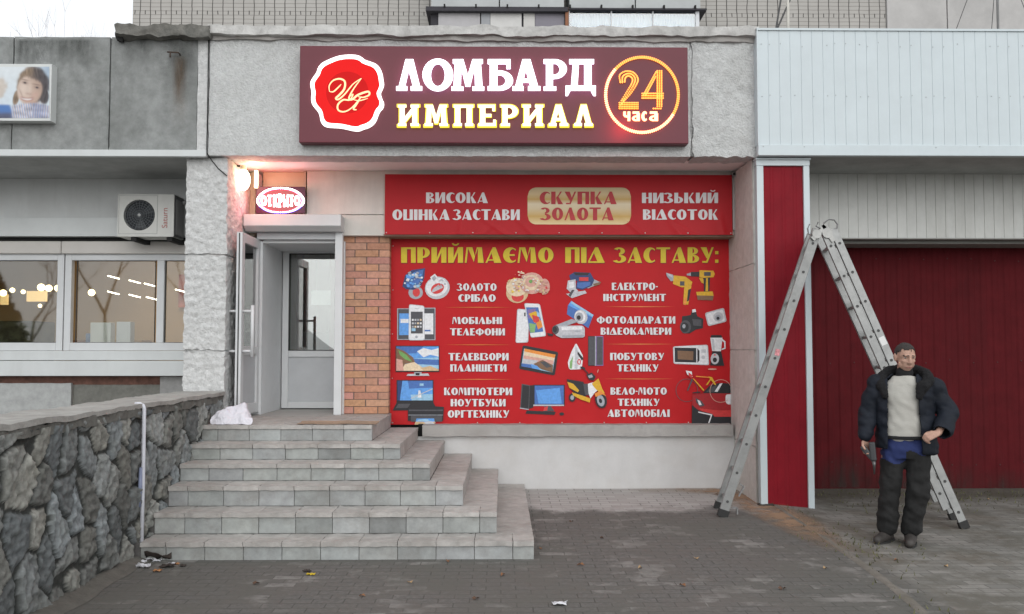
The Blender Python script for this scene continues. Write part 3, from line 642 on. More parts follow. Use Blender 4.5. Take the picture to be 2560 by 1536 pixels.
def stain(name, u0, u1, v0, v1, Y, mat_, par, power=1.0, horiz=True):
    m = MB(); vs = []; nx_, nz2 = 10, 16
    for j in range(nz2 + 1):
        for i in range(nx_ + 1):
            x, z = pt(u0 + (u1 - u0) * i / nx_, v0 + (v1 - v0) * j / nz2, Y); vs.append((x, Y, z)); a = 1 - abs(2 * i / nx_ - 1); b_ = (1 - j / nz2) * min(1, j * 1.2 + .3); m.t.append(((min(1, a * 1.3) if horiz else 1) * b_ * power,) * 3)
    m.v = vs; m.f = [(j * (nx_ + 1) + i, (j + 1) * (nx_ + 1) + i, (j + 1) * (nx_ + 1) + i + 1, j * (nx_ + 1) + i + 1) for j in range(nz2) for i in range(nx_)]; m.m = [0] * len(m.f)
    return m.build(name, mat_, par)
sm_r, sm_d = stain_mat('rust_stain', (.17, .105, .06)), stain_mat('dirt_stain', (.075, .08, .075))
stain('rust_streak', 428, 470, 140, 330, YF - .004, sm_r, left, .95)
for u0, u1, v1, p in ((10, 120, 200, .8), (90, 260, 175, .9), (270, 420, 190, .6), (400, 500, 260, .75)): stain('dirt_streak', u0, u1, 98, v1, YF - .005, sm_d, left, p)
# the room behind: warm walls, lamps that are lit
tan = M('tan_wall', (.50, .36, .20), .8, .08, 3)
m = MB(); m.box(XA, xl0 + .35, 13.6, 13.7, .3, 3.4); m.box(xl0 + .25, xl0 + .35, YL + .31, 13.6, .3, 3.4); m.box(XA - .1, XA, YL + .1, 13.6, .3, 3.4); m.box(XA, xl0 + .35, YL + .1, 13.6, .3, .36)
m.build('room_wall', tan, left)
MB().box(XA, xl0 + .35, YL + .3, 13.7, 3.36, 3.44).build('room_ceiling', M('room_ceiling', (.55, .46, .36), .8), left)
MB().box(-8.6, -6.4, 12.2, 12.8, .36, 2.0).build('goods_shelf', M('dark_goods', (.06, .065, .045), .8, .8, 9), left, bevel=.01)
MB().box(-6.3, -5.2, 12.9, 13.3, .36, 1.75).build('display_case', M('tan_case', (.30, .21, .10), .6, .3, 5), left, bevel=.01)
MB().box(-5.3, -4.95, 11.0, 11.2, .36, 1.72).build('brown_post', M('brown_board2', (.22, .10, .05), .7), left)
MB().box(-4.9, -3.75, 13.5, 13.595, 2.25, 2.75).build('wall_poster', M('poster_red', (.45, .13, .09), .7, .6, 6), left)
tube_e = M('tube_light', (.9, .9, .8), .5, emit=(1, .93, .75), es=9)
for u, v in ((280, 693), (333, 704), (371, 712), (279, 732), (333, 740), (376, 746), (449, 727)):
    lx, lz = pt(u, v, 11.7); ly = 11.7
    MB().tube([(lx - .055, ly, lz + .016), (lx + .055, ly + .1, lz - .016)], .008, 6).build('ceiling_tube', tube_e, left)
warm = M('warm_globe', (1, .85, .5), .5, emit=(1, .80, .42), es=6)
for u, v, r in ((8, 733, .055), (31, 726, .04), (58, 730, .035), (103, 719, .06), (122, 721, .055), (145, 721, .055), (229, 732, .055), (100, 765, .03)):
    x, z = pt(u, v, 11.5); MB().ico((x, 11.5, z), r * .8, 2).build('globe_lamp', warm, left, True)
l = bpy.data.lights.new('room_lamp', 'AREA'); l.energy = 34; l.color = (1, .80, .55); l.size = 1.2
lo = bpy.data.objects.new('room_lamp', l); COL.objects.link(lo); lo.location = (-4.6, 11.8, 3.3); lo.parent = left; lo.matrix_parent_inverse = Matrix.Translation(left.location).inverted()
lit = M('glow_board', (.8, .6, .3), .6, emit=(1, .70, .30), es=.9)  # boards glow by themselves in place of lamplight on a shelf
for u0, u1, v0, v1 in ((0, 17, 736, 762), (66, 114, 728, 754), (-90, -30, 725, 760)):
    (a, b), (c, d) = pt(u0, v1, 11.9), pt(u1, v0, 11.9); BX(a, c, 11.9, 11.95, b, d).build('glowing_shelf', lit, left)
# goods on the inner sill
for (u0, u1, v0, v1, c, lab) in ((231, 281, 807, 847, (.62, .66, .68), 'white box lying on the shop window ledge, wider of the two'), (296, 330, 805, 856, (.58, .62, .68), 'upright white box at the right on the shop window ledge')):
    x0, z1 = pt(u0, v0, 10.45); x1, z0 = pt(u1, v1, 10.45)
    m = MB(); m.box(x0, x1, 10.40, 10.52, wz0 + .09, z1); o = m.build('carton', M('carton' + str(u0), c, .6), bevel=.004); tag(o, lab, 'box', 'cartons on the window ledge')
x0 = px(221, 10.4); m = MB(); m.tube([(x0, 10.42, wz0 + .09), (x0, 10.42, wz0 + .2)], .03, 12); o = m.build('bottle', M('blue_bottle', (.12, .2, .36), .4), smooth=True); tag(o, 'small blue bottle beside the cartons on the shop window ledge', 'bottle')

# ------------------------------------------------------------------ garage block on the right
gar = thing('garage_building', 'garage front with white ribbed fascia, red pillar and wide dark red gate', 'garage', (5, 10, 0))
XG = px(1900, 8.8); XGE = 10.5
def ribs(x0, x1, y, pitch, groove, depth):
    pr = []; x = x0
    while x < x1:
        pr += [(x, y), (min(x + pitch - groove, x1), y), (min(x + pitch - groove * .7, x1), y + depth), (min(x + pitch - groove * .3, x1), y + depth)]; x += pitch
    return [p for i, p in enumerate(pr) if i == 0 or p != pr[i - 1]]
zt, zbm = pz(71, 8.8), pz(388, 8.8); zband = pz(361, 8.8)
m = MB(); m.profile(ribs(XG + .01, XGE, 8.80, .111, .007, .004), zband - .01, zt - .01); m.build('fascia_cladding', whitem, gar)
m = MB(); m.box(XG, XGE, 8.782, 8.86, zbm, zband); m.build('bottom_flashing', whitem, gar, bevel=.004)
m = MB(); m.box(XG, XG + .012, 8.788, 9.1, zband + .001, zt); m.box(XG, XGE, 8.785, 9.3, zt - .012, zt + .01); m.build('edge_flashing', whitem, gar)
screwm = M('screw', (.40, .43, .44), .5, metal=.2)
m = MB()
for v, dv in ((107, 6), (237, 3), (365, 2)):
    for i in range(60):
        if v == 365 and i % 4: continue
        x = XG + .02 + i * .111 + (.0 if i % 3 else .03)
        if x > 5.6 or rnd.random() < .25: continue
        z = pz(v + rnd.uniform(-dv, dv), 8.78); yv = 8.796 if v != 365 else 8.778
        m.ico((x, yv, z), .0065, 1, (1, .5, 1))
m.build('screw_row', screwm, gar, kind='stuff')
m = MB(); m.box(XG + .02, XGE, 8.86, 9.8, zbm + .01, zbm + .06); m.build('soffit', softd, gar)
YU = 9.76
m = MB(); m.profile(ribs(3.0, XGE, YU, .109, .009, .006), pz(594, YU), ZS + .02); m.build('upper_cladding', M('white_cladding_old', (.56, .57, .55), .5, .08, 4, dirt=(.36, .36, .33), dirt_s=2.5, dirt_a=.5, streak=True), gar)
m = MB(); m.box(3.0, XGE, YU - .012, 10.2, pz(597, YU), pz(594, YU) - .001); m.box(3.0, XGE, 9.9, 10.34, 2.80, 2.83); m.build('gate_lintel', M('lintel_grey', (.27, .27, .255), .8), gar)
YG = 10.3
pr = []; x = 2.9
while x < XGE: pr += [(x, YG), (x + .05, YG), (x + .07, YG - .008), (x + .12, YG - .008)]; x += .14
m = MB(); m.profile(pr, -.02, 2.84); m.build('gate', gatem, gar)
MB().box(2.9, XGE, YG + .05, YG + .1, -.1, 2.9).build('gate_backing', darkm, gar)
m = MB(); m.box(px(2199, YG - .03), px(2206, YG - .03), YG - .035, YG - .01, 0, .42); m.build('gate_post_stub', M('orange_rust', (.28, .075, .03), .8), gar)
# mud splashed up the foot of the gate, screw heads on its ribs
for u0, u1, v1, p in ((2030, 2200, 1120, .95), (2150, 2330, 1165, .8), (2300, 2470, 1150, .6), (2430, 2600, 1170, .6)):
    stain('mud_splash', u0, u1, 1222, v1, YG - .016, stain_mat('mud_stain', (.035, .03, .026)) if 'mud_stain' not in bpy.data.materials else bpy.data.materials['mud_stain'], gar, p)
m = MB()
for v in (650, 905, 1160):
    for i in range(0, 34, 2): m.ico((2.9 + .095 + i * .14, YG - .014, pz(v, YG) + rnd.uniform(-.02, .02)), .009, 1, (1, .5, 1))
m.build('screw_row', M('gate_screw', (.06, .02, .02), .5), gar, kind='stuff')
# red pillar
xt0, xt1, xt2, xt3 = px(1891, 8.9, 500), px(1908, 8.9, 500), px(2008, 8.9, 500), px(2023, 8.9, 500)
ztop, zin = pz(400, 8.9), pz(414, 8.9); gb = .02
pr = []; x = xt1 - .005
while x < xt2: pr += [(x, 8.905), (min(x + .07, xt2 + .01), 8.905), (min(x + .085, xt2 + .01), 8.900), (min(x + .100, xt2 + .01), 8.900), (min(x + .115, xt2 + .01), 8.905)]; x += .118
pr = [p for i, p in enumerate(pr) if i == 0 or p[0] > pr[i - 1][0]]
MB().profile(pr, gb, zin).build('pillar_cladding', redm, gar)
m = MB(); m.box(xt0, xt1, 8.88, 8.965, gb, zin); m.box(xt2, xt3, 8.88, 8.965, gb, zin); m.box(xt0 - .004, xt3 + .004, 8.876, 8.965, zin + .001, ztop); m.box(xt0 - .012, xt3 + .012, 8.86, 8.97, ztop + .001, ztop + .02)
m.build('pillar_trim', whitem, gar, bevel=.003)
MB().box(xt0 + .012, xt3 - .004, 8.93, 9.9, -.05, ZS).build('pillar_core', M('pillar_side_paint', (.36, .37, .36), .7), gar)
m = MB(); m.rough(xt0 - .02, xt1 + .05, 8.84, 8.93, 0.03, .07, .02, .012, 12, 4); o = m.build('rubble_piece', M('dark_rubble', (.05, .045, .04), .9), smooth=True); tag(o, 'flat dark scrap at the foot of the red pillar', 'scrap')

# ------------------------------------------------------------------ apartment block behind
YB = 21.7
apt = thing('apartment_block', 'tall pale brick apartment block with glazed balconies rising behind the shops', 'building', (0, YB, 0))
xb_, xc_ = px(332, YB, 30), px(2214, YB, 30)
MB().box(xb_, xc_, YB, YB + 12, 0, 28).build('brick_wall', silicate, apt)
xw = [xc_ + .002, px(2365, YB, 30), px(2365, YB, 30) + 3.2, px(2365, YB, 30) + 6.4]
m = MB()
for a, b in zip(xw, xw[1:]): m.box(a + .012, b - .012, YB - .06, YB + 12, 0, 28)
m.build('concrete_panel', M('panel_concrete', (.44, .43, .42), .9, .1, 2, .2, 30, dirt=(.34, .335, .33), dirt_s=.8, dirt_a=.5), apt, bevel=.01)
MB().box(xw[0], xw[-1], YB + .02, YB + 11.9, 0, 28).build('panel_joint', darkm, apt)
YO = 20.6
bx0, bx1, bxm = px(1078, YO, 20), px(1752, YO, 20), px(1417, YO, 20)
zs_ = pz(21, YO)
m = MB(); m.box(bx0 - .12, bxm + .02, YO - .1, YB, pz(32, YO), zs_ - .004); m.box(bxm + .03, bx1 + .12, YO - .1, YB, pz(27, YO), zs_ - .02); m.build('balcony_slab', M('slab_shade', (.05, .048, .055), .9), apt)  # shadow under the upper balcony put into the slab's near-black colour
m = MB()
bal = M('balcony_board', (.42, .44, .44), .8, .08, 2)
for a, b in ((bx0, px(1248, YO, 20)), (px(1250, YO, 20), px(1411, YO, 20)), (px(1424, YO, 20), px(1588, YO, 20)), (px(1590, YO, 20), bx1)): m.box(a, b - .01, YO, YB, zs_, zs_ + 1.2)
m.build('balcony_parapet', bal, apt)
for k in range(9): BX(bx0 + .3 + k * .74, bx0 + .34 + k * .74, YO - .12, YO - .02, zs_ - .03, zs_ + .05).build('slab_bracket', darkm, apt)
zl = 8.6
for (u0, u1, c) in ((1096, 1200, (.40, .39, .40)), (1203, 1225, (.30, .31, .33)), (1226, 1304, (.55, .545, .53)), (1309, 1337, (.53, .52, .50)), (1338, 1411, (.20, .19, .22))):
    MB().box(px(u0, YO + .05, 40), px(u1, YO + .05, 40), YO + .05, YO + .1, zl, pz(31, YO)).build('balcony_panel', M('balc%d' % u0, c, .6, .06, 3), apt)
MB().box(bx0 - .02, bxm, YO + .11, YO + .16, zl, pz(30, YO)).build('balcony_back', M('slab_shade', (.05, .048, .055), .9), apt)
MB().box(px(1413, YO, 40), px(1421, YO, 40), YO - .05, YO + .1, zl, pz(20, YO)).build('balcony_post', M('rust_post', (.25, .11, .06), .8), apt)
for u in (1422, 1527, 1631, 1739): BX(px(u, YO, 40), px(u + (9 if u == 1739 else 3), YO, 40), YO - .01, YO + .06, zl, pz(27, YO)).build('glazing_bar', M('pale_frame', (.62, .64, .66), .5), apt)
m = MB(); pr = []; x = px(1426, YO, 40)
while x < px(1738, YO, 40): pr += [(x, YO + .16), (x + .04, YO + .12), (x + .07, YO + .17), (x + .12, YO + .13)]; x += .15
m.profile(pr, zl, pz(29, YO)); m.build('balcony_curtain', M('curtain_cloth', (.42, .50, .56), .8, .25, 8), apt)
MB().box(px(1425, YO, 40), px(1739, YO, 40), YO + .02, YO + .026, zl, pz(28, YO)).build('balcony_glass', glass('balcony_glass', .08, (.9, .95, .97)), apt)

# masts and rods on the flat roof
t = thing('roof_mast', 'slim white mast standing on the shop roof before the brick block', 'mast', (px(1981, 12), 12, ZS + .6))
x = px(1981, 12); MB().tube([(x, 12, ZS + .6), (x, 12, 9.5)], .022, 8).build('pole', M('mast_white', (.62, .60, .55), .6), t, True)
MB().box(x - .1, x + .1, 11.9, 12.1, ZS + .6, ZS + .63).build('base_plate', concm, t)
for i, (u0, v0, u1, v1) in enumerate(((1941, 66, 1952, 0), (1946, 66, 1975, 0))):
    (xa, za), (xb2, zb2) = pt(u0, v0, 12), pt(u1, v1, 12); k = (ZS + .6 - za) / (zb2 - za)
    m = MB(); m.tube([(xa + (xb2 - xa) * k, 12, ZS + .6), (xa + (xb2 - xa) * 1.6, 12, za + (zb2 - za) * 1.6)], .013, 6); o = m.build('steel_rod', M('dark_steel', (.07, .07, .07), .6), smooth=True)
    tag(o, ('steeper thin dark rod leaning near the white roof mast', 'more slanted dark rod leaning against the white roof mast')[i], 'rod', 'rods by the roof mast')
t = thing('antenna_mast', 'dark aerial mast with guy wires in front of the concrete panels', 'antenna', (px(2513, 14), 14, ZS + .6))
x = px(2513, 14); dm = M('dark_steel', (.07, .07, .07), .6)
MB().tube([(x, 14, ZS + .6), (x + .02, 14, 11)], .02, 8).build('pole', M('mast_grey', (.2, .2, .2), .6), t, True)
for dx, dz in ((-1.6, 3.2), (-.25, 2.6), (1.6, 3.0)):
    MB().tube([(x + dx, 14.2, ZS + .65), (x + .02, 14, ZS + .6 + dz + 1.2)], .006, 4).build('guy_wire', dm, t)

# ------------------------------------------------------------------ bare trees beyond the roof
barkm = M('glare_bark', (.22, .21, .24), .9, .2, 8)  # glare of the bright sky on thin twigs put into this bark colour
def bare_tree(name, base, hgt, seed, label, spread=1.0, mt=barkm, group=None, depth=6, r0=None):
    r = random.Random(seed); t = thing(name, label, 'tree', base, group)
    tm, cm = MB(), MB()
    r0 = r0 or hgt * .014
    def grow(p, d, ln, rad, lvl):
        pts = [p]; q = p.copy(); dd = d.copy()
        for i in range(3):
            dd = (dd + Vector((r.uniform(-.16, .16), r.uniform(-.16, .16), .05))).normalized(); q = q + dd * ln / 3; pts.append(q.copy())
        (tm if lvl == 0 else cm).tube(pts, [rad * (1 - .13 * i) for i in range(4)], 6 if lvl < 2 else 3, False)
        if lvl >= depth: return
        for k in range(2 if lvl < 2 else r.choice((2, 2, 3))):
            a = Vector((r.uniform(-1, 1), r.uniform(-1, 1), r.uniform(-.1, .5))) * spread
            grow(q if k == 0 else pts[r.choice((2, 3))], (dd + a * .75).normalized(), ln * r.uniform(.66, .86), rad * .62, lvl + 1)
    grow(Vector(base), Vector((0, 0, 1)), hgt * .27, r0, 0)
    tm.build('trunk', mt, t, True); cm.build('crown', mt, t, True)
    return t
for i, (u, hh, Yt, lab) in enumerate(((100, 14.6, 34, 'bare winter tree whose thin top shows left above the grey parapet'), (165, 15.6, 36, 'bare winter tree with the tallest twigs above the grey parapet'), (235, 14.0, 33, 'bare winter tree nearest the brick block above the grey parapet'))):
    bare_tree('bare_tree', (px(u, Yt), Yt, 0), hh, 11 + i, lab, .8, group='bare trees beyond the roof', r0=.09, depth=7)

# ------------------------------------------------------------------ lit shop sign
YSN = 8.76
sign = thing('shop_sign', 'long maroon lightbox sign with glowing white and yellow letters, red seal and lit 24 ring', 'sign', (0, YSN, 3.7))
sx0, sz1 = pt(750, 114.5, YSN); sx1, sz0 = pt(1721.5, 359.5, YSN)
maroon = M('sign_maroon', (.13, .022, .034), .5, .05, 3)
MB().box(sx0, sx1, YSN, YF - .005, sz0, sz1).build('cabinet', maroon, sign, bevel=.006)
em_w = M('led_white', (.9, .9, .95), .4, emit=(.93, .92, 1), es=1.7)
em_y = M('led_yellow', (.5, .4, .05), .8, emit=(.95, .78, .06), es=1.1, spec=.05)
em_yc = M('led_yellow_core', (.9, .85, .5), .4, emit=(1, .97, .62), es=1.5, spec=.05)
halo = M('bloom_halo', (.9, .9, .95), .4, emit=(.74, .70, 1), es=4)  # glow layer added behind the letters to spread bloom-like light on the panel
def zs(u, v): return (740 + u / 2.4255, 90 + v / 2.4255)     # zoomed crop -> photograph pixel
m, hm = MB(), MB()
for c, a, b in zip('ЛОМБАРД', (612, 770, 945, 1163, 1312, 1500, 1632), (768, 955, 1142, 1316, 1480, 1640, 1814)):
    (ua, vt), (ub, vb) = zs(a, 154), zs(b, 343)
    slab(m, c, ua, ub, vt, vb, YSN, YSN - .064, YSN - .0505)
    slab(hm, c, ua + .4, ub - .4, vt + .4, vb - .4, YSN, YSN - .050, YSN - .046)
m.build('lettering_white', em_w, sign); hm.build('lettering_glow', halo, sign)
m, m2 = MB(), MB()
for c, a, b in zip('ИМПЕРИАЛ', (613, 773, 950, 1100, 1235, 1366, 1525, 1679), (755, 930, 1083, 1218, 1351, 1506, 1656, 1803)):
    (ua, vt), (ub, vb) = zs(a, 418), zs(b, 559)
    slab(m, c, ua, ub, vt, vb, YSN, YSN - .030, YSN - .001)
    k = .055 * (ub - ua)
    slab(m2, c, ua + k, ub - k, vt + 2.5, vb - 2.8, YSN, YSN - .036, YSN - .031)
m.build('lettering_yellow', em_y, sign); m2.build('lettering_core', em_yc, sign)
# wax-seal emblem
SEAL = [(330, 120), (372, 122), (398, 132), (420, 152), (452, 162), (490, 176), (515, 205), (527, 240), (530, 270), (536, 300), (525, 330), (513, 352), (523, 385), (536, 412), (531, 442), (510, 462), (498, 490), (488, 520), (468, 545), (440, 562), (410, 570), (385, 582), (350, 580), (310, 570), (270, 562), (220, 560), (185, 556), (165, 545), (152, 520), (148, 490), (138, 465), (115, 440), (100, 418), (95, 385), (100, 350), (92, 315), (90, 285), (108, 255), (128, 230), (138, 195), (160, 170), (200, 150), (250, 130), (290, 122)]
def smooth_poly(p, it=2):
    for _ in range(it): p = [q for i in range(len(p)) for q in ((.75 * p[i][0] + .25 * p[(i + 1) % len(p)][0], .75 * p[i][1] + .25 * p[(i + 1) % len(p)][1]), (.25 * p[i][0] + .75 * p[(i + 1) % len(p)][0], .25 * p[i][1] + .75 * p[(i + 1) % len(p)][1]))]
    return p
def sc_poly(p, k, c): return [(c[0] + (x - c[0]) * k, c[1] + (y - c[1]) * k) for x, y in p]
cs = (313, 350); SEAL = smooth_poly(SEAL, 1)
seal = MB().prism([pt(*zs(*q), YSN) for q in SEAL], YSN - .03, YSN - .001).build('seal_rim', M('seal_white', (.9, .9, .9), .4, emit=(1, .97, .94), es=1.7), sign)
MB().prism([pt(*zs(*q), YSN) for q in sc_poly(SEAL, .885, cs)], YSN - .036, YSN - .0305).build('seal_disc', M('seal_red', (.25, .01, .01), .9, emit=(1, .022, .022), es=.72, spec=.03), seal)
dk = [(315 + 128 * math.cos(R_(a)), 350 + 126 * math.sin(R_(a))) for a in range(0, 360, 10)]
MB().prism([pt(*zs(*q), YSN) for q in dk], YSN - .0372, YSN - .0362).build('seal_centre', M('seal_dark_red', (.22, .01, .01), .9, emit=(1, .022, .024), es=.50, spec=.03), seal)
def stroke(mb, pts, w, Y, y0, y1):
    n = len(pts)
    for i in range(n - 1):
        (ax, ay), (bx, by) = pts[i], pts[i + 1]; d = math.hypot(bx - ax, by - ay) or 1; nx_, ny_ = -(by - ay) / d, (bx - ax) / d
        w0 = w * (.35 + .65 * math.sin(math.pi * (i + .15) / (n - .7))); w1 = w * (.35 + .65 * math.sin(math.pi * (i + 1.15) / (n - .7))) if i < n - 2 else w * .35
        mb.prism([pt(*zs(*q), Y) for q in ((ax + nx_ * w0, ay + ny_ * w0), (bx + nx_ * w1, by + ny_ * w1), (bx - nx_ * w1, by - ny_ * w1), (ax - nx_ * w0, ay - ny_ * w0))], y0 - .0001 * (i % 3), y1)
def curve(p, n=8):
    out = []
    for i in range(len(p) - 1):
        p0, p1, p2, p3 = p[max(i - 1, 0)], p[i], p[i + 1], p[min(i + 2, len(p) - 1)]
        for k in range(n):
            t = k / n; out.append(tuple(.5 * (2 * b + (c - a) * t + (2 * a - 5 * b + 4 * c - d) * t * t + (3 * b - a - 3 * c + d) * t ** 3) for a, b, c, d in zip(p0, p1, p2, p3)))
    return out + [p[-1]]
gold = M('seal_gold', (.8, .55, .3), .4, emit=(1, .62, .30), es=.95)
m = MB()
for k, (c, wd) in enumerate((([(208, 345), (206, 310), (230, 278), (270, 268), (300, 285), (296, 330), (262, 370), (245, 385), (262, 392), (300, 360), (350, 300), (400, 265)], 6), ([(208, 345), (232, 345), (262, 318), (278, 300)], 4), ([(400, 265), (352, 330), (325, 385), (345, 392), (380, 365), (440, 345), (447, 365), (410, 380), (380, 375)], 6), ([(330, 375), (350, 360), (330, 395), (290, 395), (258, 425), (262, 458), (300, 466), (345, 440), (395, 380)], 5), ([(400, 375), (372, 420), (352, 450), (372, 455)], 5), ([(340, 390), (380, 400), (410, 395), (440, 385)], 3))): stroke(m, curve(c), wd, YSN, YSN - .0385 - .0004 * k, YSN - .0374)
m.build('seal_monogram', gold, seal)
# LED ring, figures and word, all in small diodes
em_o = M('led_orange', (.9, .3, .1), .4, emit=(1, .42, .07), es=1.5)
em_d = M('led_amber', (.8, .45, .1), .4, emit=(1, .42, .05), es=1.1)
em_r = M('led_red', (.9, .2, .1), .4, emit=(1, .36, .18), es=4.5)
m, ring_n = MB(), 112
cx_, cy_ = 2097, 360
for i in range(ring_n):
    a = 2 * math.pi * i / ring_n; hot = math.sin(a + .5) > -.2 and not (-.3 < a - 1.6 < .1)
    for rr in (216, 224):
        x, z = pt(*zs(cx_ + rr * math.cos(a), cy_ + rr * 1.035 * math.sin(a)), YSN)
        m.cur = 0 if math.cos(a - 2.2) > -.1 else 1
        m.ico((x, YSN - .012, z), .0105, 1, (1, .9, 1))
m.build('diode_ring', [em_r, em_o], sign)
def dots_line(mb, pts, step, r=.0095):
    for (ax, ay), (bx, by) in zip(pts, pts[1:]):
        d = math.hypot(bx - ax, by - ay); k = max(1, int(d / step))
        for i in range(k):
            x, z = pt(*zs(ax + (bx - ax) * i / k, ay + (by - ay) * i / k), YSN); mb.ico((x, YSN - .012, z), r, 1)
two = curve([(1966, 285), (1962, 240), (2000, 217), (2045, 225), (2072, 262), (2062, 300), (2030, 350), (1990, 395), (1965, 425)], 5)
two2 = curve([(1978, 285), (1980, 250), (2008, 232), (2038, 238), (2056, 265), (2046, 300), (2015, 350), (1978, 400)], 5)
two3 = curve([(1992, 282), (1996, 258), (2012, 246), (2030, 252), (2040, 270), (2030, 300), (2000, 350), (1968, 402)], 5)
m, ma = MB(), MB()
for q in (two, two2, two3): dots_line(m, q, 9.5)
for k, yv in enumerate((408, 420, 432, 443)): dots_line(ma if k % 2 else m, [(1960, yv), (2082, yv)], 9.5)
m.build('diode_figure', em_o, sign); ma.build('diode_infill', em_d, sign); m, ma = MB(), MB()
for dx in (0, 14, 28): dots_line(m if dx != 14 else ma, [(2190 + dx * .9, 215), (2190 + dx * .9, 440)], 9.5)
for k in (0, 14): dots_line(m, [(2182 - k * .2, 222 + k * 2), (2100 + k, 372)], 9.5)
for k, yv in enumerate((352, 366, 380)): dots_line(ma if k == 1 else m, [(2098, yv), (2234, yv)], 9.5)
dots_line(m, [(2166, 443), (2222, 443)], 9.5)
m.build('diode_figure', em_o, sign); ma.build('diode_infill', em_d, sign)
m = MB()
for c, a, b in zip('часа', (1984, 2036, 2094, 2140), (2026, 2084, 2132, 2194)):
    (ua, vt), (ub, vb) = zs(a, 461), zs(b, 518); slab(m, c, ua, ub, vt, vb, YSN, YSN - .014, YSN - .002)
m.build('lettering_small', em_r, sign)
lt = bpy.data.lights.new('ring_lamp', 'POINT'); lt.energy = 3.0; lt.color = (1, .02, .03); lt.shadow_soft_size = .1
lo = bpy.data.objects.new('ring_lamp', lt); COL.objects.link(lo); x, z = pt(1560, 312, 8.62); lo.location = (x, 8.62, z); lo.parent = sign; lo.matrix_parent_inverse = Matrix.Translation(sign.location).inverted()

# ------------------------------------------------------------------ banners
bred = M('banner_red', (.47, .014, .018), .5, .05, 3, .06, 9, spec=.16, bd=.02)
bred2 = M('banner_red_upper', (.43, .018, .024), .5, .06, 3, .1, 7, spec=.16, bd=.02)
bwhite = M('print_white', (.68, .68, .69), .5, .04, 9); byel = M('print_yellow', (.62, .47, .015), .5, .08, 20); bshade = M('print_shadow', (.22, .012, .016), .5)
def sheet(x0, x1, z0, z1, disp, nx=120, nz=60):
    m = MB(); vs = []
    for j in range(nz + 1):
        for i in range(nx + 1):
            x = x0 + (x1 - x0) * i / nx; z = z0 + (z1 - z0) * j / nz; vs.append((x, disp(x, z), z))
    m.add(vs, [(j * (nx + 1) + i, j * (nx + 1) + i + 1, (j + 1) * (nx + 1) + i + 1, (j + 1) * (nx + 1) + i) for j in range(nz) for i in range(nx)])
    return m
YB1 = 9.66
bx0_, bz1_ = pt(962.5, 436, YB1); bx1_, bz0_ = pt(1831.5, 588, YB1)
def d1(x, z):
    t = max(0, min(1, (bz0_ + .30 - z) / .30)); y = YB1 + .010 * noise.noise(Vector((x * 1.7, z * 2, 3)))
    fold = 0
    for (xa, sl, wd, am) in ((1.55, -1.1, .035, .011), (1.98, -.8, .05, .012), (2.12, -1.5, .03, .008), (.05, -1.4, .04, .008), (-.45, .15, .03, .009), (.95, 1.2, .05, .006), (.35, -1.0, .03, .007), (2.45, -.2, .03, .010), (-.2, 1.0, .04, .006)):
        d = (x - xa - (z - bz0_) * sl); fold += 1.5 * am * math.exp(-(d / wd) ** 2) * t
    return y - fold
ub = thing('hanging_banner', 'narrow red vinyl banner with white slogans and a gold plate above the window', 'banner', (.6, YB1, 2.9))
sheet(bx0_, bx1_, bz0_, bz1_, d1, 200, 50).build('sheet', bred2, ub, True)
def zu(u, v): return (950 + u / 2.7187, 420 + v / 2.7187)
def place_u(u, v): return pt(*zu(u, v), YB1)
for t, a, b, c, d in (('ВИСОКА', 313, 733, 168, 240), ('ОЦІНКА', 85, 473, 283, 355), ('ЗАСТАВИ', 503, 950, 283, 355), ('НИЗЬКИЙ', 1780, 2297, 170, 240), ('ВІДСОТОК', 1787, 2297, 283, 353)):
    m = MB(); deco(m, t, a, b, c, d, d1, place_u, .0035); m.build('lettering', bwhite, ub)
def gold_mat():
    mm = M('gold_print', (.6, .42, .16), .4); t = mm.node_tree; N = t.nodes; b = N['Principled BSDF']
    tc = N.new('ShaderNodeTexCoord'); sp = N.new('ShaderNodeSeparateXYZ'); L(t, tc.outputs['Generated'], sp.inputs[0]); cr = N.new('ShaderNodeValToRGB'); L(t, sp.outputs['Z'], cr.inputs[0])
    st = [(0, (.70, .56, .30)), (.22, (.52, .32, .07)), (.42, (.62, .50, .30)), (.55, (.68, .58, .40)), (.68, (.50, .31, .07)), (.82, (.60, .46, .24)), (1, (.50, .40, .22))]
    e = cr.color_ramp.elements; e[0].position = 0; e[0].color = st[0][1] + (1,); e[1].position = 1; e[1].color = st[-1][1] + (1,)
    for p, c in st[1:-1]: k = e.new(p); k.color = c + (1,)
    L(t, cr.outputs[0], b.inputs['Base Color']); return mm
rp = []
for (qx, qy, a0) in ((1645, 195, -90), (1645, 325, 0), (1063, 325, 90), (1063, 195, 180)): rp += [(qx + 60 * math.cos(R_(a0 + k * 15)), qy + 60 * math.sin(R_(a0 + k * 15))) for k in range(7)]
cols = []
m = MB(); sm = [place_u(*q) for q in rp]
xs_ = sorted(set(round(a, 4) for a, b in sm)); lo_x, hi_x = min(xs_), max(xs_); lo_z, hi_z = min(b for a, b in sm), max(b for a, b in sm)
rr = 60 / 2.7187 / F * YB1
n_ = 70; top, bot = [], []
for i in range(n_ + 1):
    x = lo_x + (hi_x - lo_x) * i / n_; e = min(x - lo_x, hi_x - x); dz = 0 if e > rr else rr - math.sqrt(max(0, rr * rr - (rr - e) ** 2)); top.append((x, hi_z - dz)); bot.append((x, lo_z + dz))
vs = []
for (xt, zt_), (xb3, zb3) in zip(top, bot):
    for k in range(13): z = zb3 + (zt_ - zb3) * k / 12; vs.append((xt, d1(xt, z) - .003, z))
m.add(vs, [(i * 13 + k, (i + 1) * 13 + k, (i + 1) * 13 + k + 1, i * 13 + k + 1) for i in range(n_) for k in range(12)])
gp = m.build('gold_plate', gold_mat(), ub, True)
